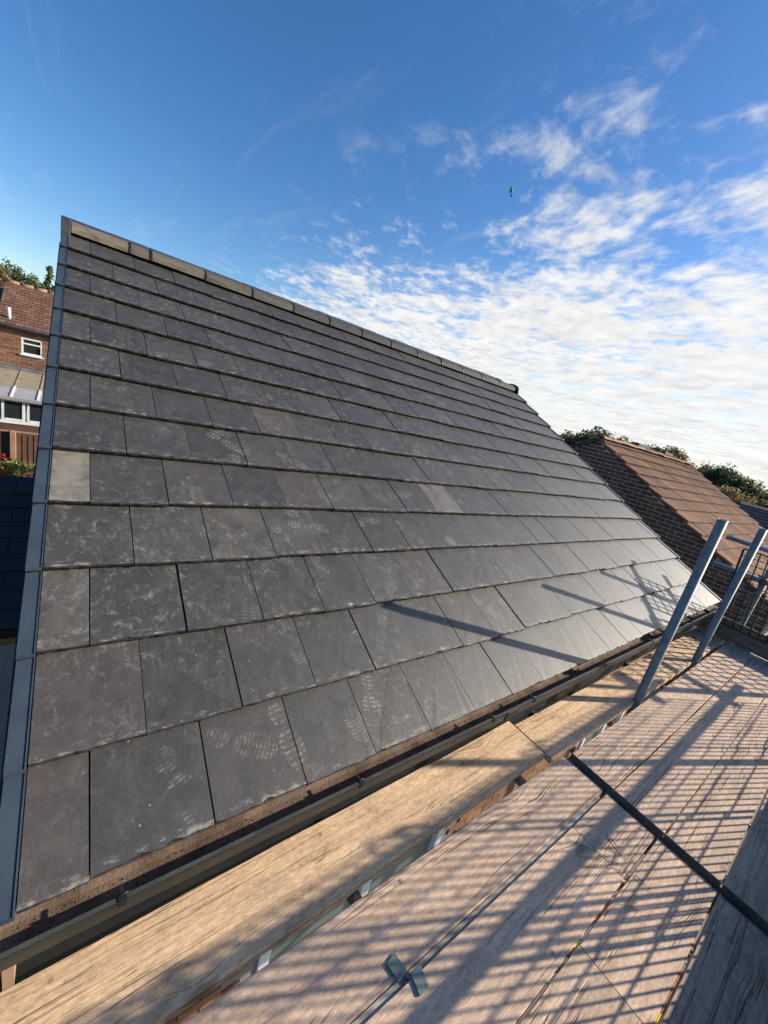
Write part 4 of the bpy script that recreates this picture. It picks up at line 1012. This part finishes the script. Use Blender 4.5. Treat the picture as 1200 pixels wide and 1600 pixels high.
# ------------------------------------------------------------------ vegetation
def crown(g, c, rad, n, size, rr, flat=0.8):
    """leaf-sized faces gathered in clumps through the crown"""
    nc = max(5, n // 60); cl = []
    for _ in range(nc):
        while True:
            p = Vector((rr.uniform(-1, 1), rr.uniform(-1, 1), rr.uniform(-1, 1)))
            if 0.25 < p.length < 1: break
        cl.append((Vector((p.x * rad[0], p.y * rad[1], p.z * rad[2])), rr.uniform(0.18, 0.42)))
    for _ in range(n):
        q, s = rr.choice(cl)
        d = Vector((rr.gauss(0, 1), rr.gauss(0, 1), rr.gauss(0, 1))); d = d.normalized() * (rr.random() ** 0.4)
        p = Vector(c) + q + Vector((d.x * rad[0] * s, d.y * rad[1] * s, d.z * rad[2] * s * flat))
        a = Vector((rr.gauss(0, 1), rr.gauss(0, 1), rr.gauss(0, .6))).normalized(); b = a.orthogonal().normalized()
        b = (b + Vector((0, 0, rr.uniform(-.5, .5)))).normalized(); z_ = size * rr.uniform(.5, 1.3)
        g.add([p - a * z_, p + b * z_ * .6, p + a * z_, p - b * z_ * .6], [(0, 1, 2, 3)])
def tree(name, label, base, h, rad, n, size, leaf, grp, seed, trunk=True):
    rr = random.Random(seed); base = Vector(base)
    o = thing(name, label, 'tree', base, grp)
    cz = base.z + h - rad[2] * 0.98
    g = MB(); top = Vector((base.x + rr.uniform(-.3, .3), base.y, cz)); r0 = 0.035 * h + .05
    p = base; pts = [base, base.lerp(top, .5) + Vector((rr.uniform(-.2, .2), 0, 0)), top]
    g.tube(pts[0], pts[1], r0, r0 * .7, 9); g.tube(pts[1], pts[2], r0 * .7, r0 * .4, 9)
    for k in range(6):
        a = rr.uniform(0, 6.28); s_ = pts[1].lerp(pts[2], rr.uniform(.1, .9)); e_ = top + Vector((math.cos(a) * rad[0] * .7, math.sin(a) * rad[1] * .7, rr.uniform(-.3, .6) * rad[2])); g.tube(s_, e_, r0 * .3, r0 * .08, 6)
    bpart('trunk', g, M['bark'], o)
    g = MB(); crown(g, (base.x, base.y, cz), rad, n, size, rr); bpart('crown', g, M[leaf], o)
    return o
HG = 'trees on the wooded hill behind the orange brick house'
def gz(y): return GROUND
for i, (x, y, top, rx, lf, lb) in enumerate((
        (-9.6, 78, 6.5, 2.8, 'leaf_olive', 'olive green tree at the left edge of the photo, on the hill'),
        (-7.3, 80, 6.9, 1.8, 'leaf_dark', 'dark green tree forming the highest point of the hill skyline'),
        (-5.4, 78, 5.9, 1.6, 'leaf_dark', 'dark green tree on the hill right of the highest crown'),
        (-3.9, 76, 4.9, 1.7, 'leaf_olive', 'olive tree where the hill skyline falls away'),
        (-6.5, 70, 4.3, 2.6, 'leaf_brown', 'brownish tree low on the hill above the orange roof'),
        (-3.2, 68, 3.5, 2.2, 'leaf_olive', 'yellowish olive tree just above the orange ridge'),
        (-9.3, 68, 3.9, 2.4, 'leaf_brown', 'rust-tinged tree low on the hill at the left edge'),
        (-5.0, 62, 2.9, 2.2, 'leaf_olive', 'low olive shrubby tree right behind the orange ridge'),
        (-0.8, 72, 4.2, 2.2, 'leaf_olive', 'olive hill tree mostly hidden behind the slate roof verge'))):
    zb = GROUND + 0.3
    tree('hill_tree', lb, (x, y, zb), top - zb, (rx * 1.25, rx, (top - zb) * 0.5), 8000, 0.20, lf, HG, 100 + i)
tree('conifer_tree', 'dark loose-branched tree rising beside the slate roof verge', (-1.45, 35, GROUND), 4.25 - GROUND, (0.75, 0.9, 2.3), 1500, 0.14, 'leaf_dark', None, 131)
RG = 'trees along the skyline behind the brown tiled roof'
for i, (x, y, top, rx, rz2, lf, lb) in enumerate((
        (30, 15.4, 2.35, 1.5, 1.6, 'leaf_olive', 'low olive tree left of the neighbouring gable apex'),
        (30, 13.6, 2.95, 1.9, 1.7, 'leaf_dark', 'round dark tree directly behind the neighbouring gable apex'),
        (30, 11.7, 2.65, 1.3, 1.4, 'leaf_olive', 'rounded tree just right of the gable apex'),
        (40, 13.6, 3.0, 1.8, 1.4, 'leaf_dark', 'dark tree behind the ridge vents of the brown roof'),
        (40, 11.8, 3.1, 1.9, 1.5, 'leaf_olive', 'wide green tree over the far half of the brown ridge'),
        (45, 10.4, 2.5, 1.7, 2.0, 'leaf_olive', 'tall green tree right of the end of the brown ridge'),
        (45, 9.0, 2.75, 1.6, 2.2, 'leaf_dark', 'tallest dark tree right of the brown roof'),
        (45, 7.3, 2.3, 1.5, 2.0, 'leaf_dark', 'dark tree above the dark ribbed roof'),
        (48, 5.6, 2.1, 1.9, 2.2, 'leaf_dark', 'dark tree cut by the right edge of the photo'),
        (36, 6.2, 1.2, 1.6, 1.8, 'leaf_brown', 'brownish tree low above the dark ribbed roof'),
        (36, 3.8, 1.1, 1.8, 1.8, 'leaf_olive', 'low green tree right of the brownish one at the right edge'))):
    tree('skyline_tree', lb, (x, y, GROUND), top - GROUND, (rx, rx, rz2), 9000, 0.11, lf, RG, 200 + i)
# rose bush
rb = thing('rose_bush', 'bushy rose with red flowers in front of the dark garden fence', 'bush', (-0.92, 8.6, GROUND))
rr = random.Random(5); g = MB()
for k in range(9):
    a = rr.uniform(0, 6.28); g.tube((-0.92 + .1 * math.cos(a), 8.6 + .1 * math.sin(a), GROUND), (-0.95 + .5 * math.cos(a), 8.6 + .4 * math.sin(a), -1.5 + rr.uniform(-.2, .1)), .018, .006, 6)
bpart('stems', g, M['bark'], rb)
g = MB(); crown(g, (-0.95, 8.6, -1.66), (0.74, 0.34, 0.50), 3600, 0.04, rr); bpart('foliage', g, M['leaf_bright'], rb)
for k in range(13):
    c = Vector((-1.0 + rr.gauss(0, .12), 8.36 + rr.uniform(-.1, .1), -1.20 + rr.gauss(0, .08))); g = MB()
    for q in range(14):
        d = Vector((rr.gauss(0, 1), rr.gauss(0, 1), rr.gauss(0, 1))).normalized(); b = d.orthogonal().normalized(); e_ = d.cross(b); s_ = .028
        g.add([c + d * .02 - b * s_, c + d * .022 + e_ * s_, c + d * .02 + b * s_, c + d * .024 - e_ * s_], [(0, 1, 2, 3)])
    bpart('flower', g, M['petal'], rb)

# ------------------------------------------------------------------ bird
bc = Vector((16.10, 15.0, 12.15)); bd = thing('bird', 'small dark bird flying high in the blue sky', 'bird', bc)
g = MB(); fwd = Vector((-0.25, 0.12, 0.75)).normalized(); sd_ = fwd.cross(Vector((0.64, 0.63, 0.43))).normalized(); up = sd_.cross(fwd)
ring = [(-.17, .012), (-.10, .03), (0, .045), (.09, .035), (.14, .026), (.18, .024), (.21, .008)]
for (a, ra), (b, rb_) in zip(ring, ring[1:]): g.tube(bc + fwd * a * .75, bc + fwd * b * .75, ra * .8, rb_ * .8, 8)
bpart('body', g, M['bird'], bd)
for s_ in (-1, 1):
    g = MB(); w0 = bc + fwd * .08 + sd_ * s_ * .03; w1 = bc - fwd * .06 + sd_ * s_ * .03; m0 = bc + fwd * .10 + sd_ * s_ * .055 + up * .13; m1 = bc - fwd * .04 + sd_ * s_ * .05 + up * .12; tip = bc - fwd * .03 + sd_ * s_ * .09 + up * .24
    th_ = up * .006
    for q in ((w0, w1, m1, m0), (m0, m1, tip)):
        n_ = len(q); g.add([v + th_ for v in q] + [v - th_ for v in q], [tuple(range(n_)), tuple(range(2 * n_ - 1, n_ - 1, -1))] + [(i, (i + 1) % n_, n_ + (i + 1) % n_, n_ + i) for i in range(n_)])
    bpart('wing', g, M['bird'], bd)
g = MB(); g.obox(bc - fwd * .21, fwd * .05, sd_ * .03, up * .005); bpart('tail', g, M['bird'], bd)
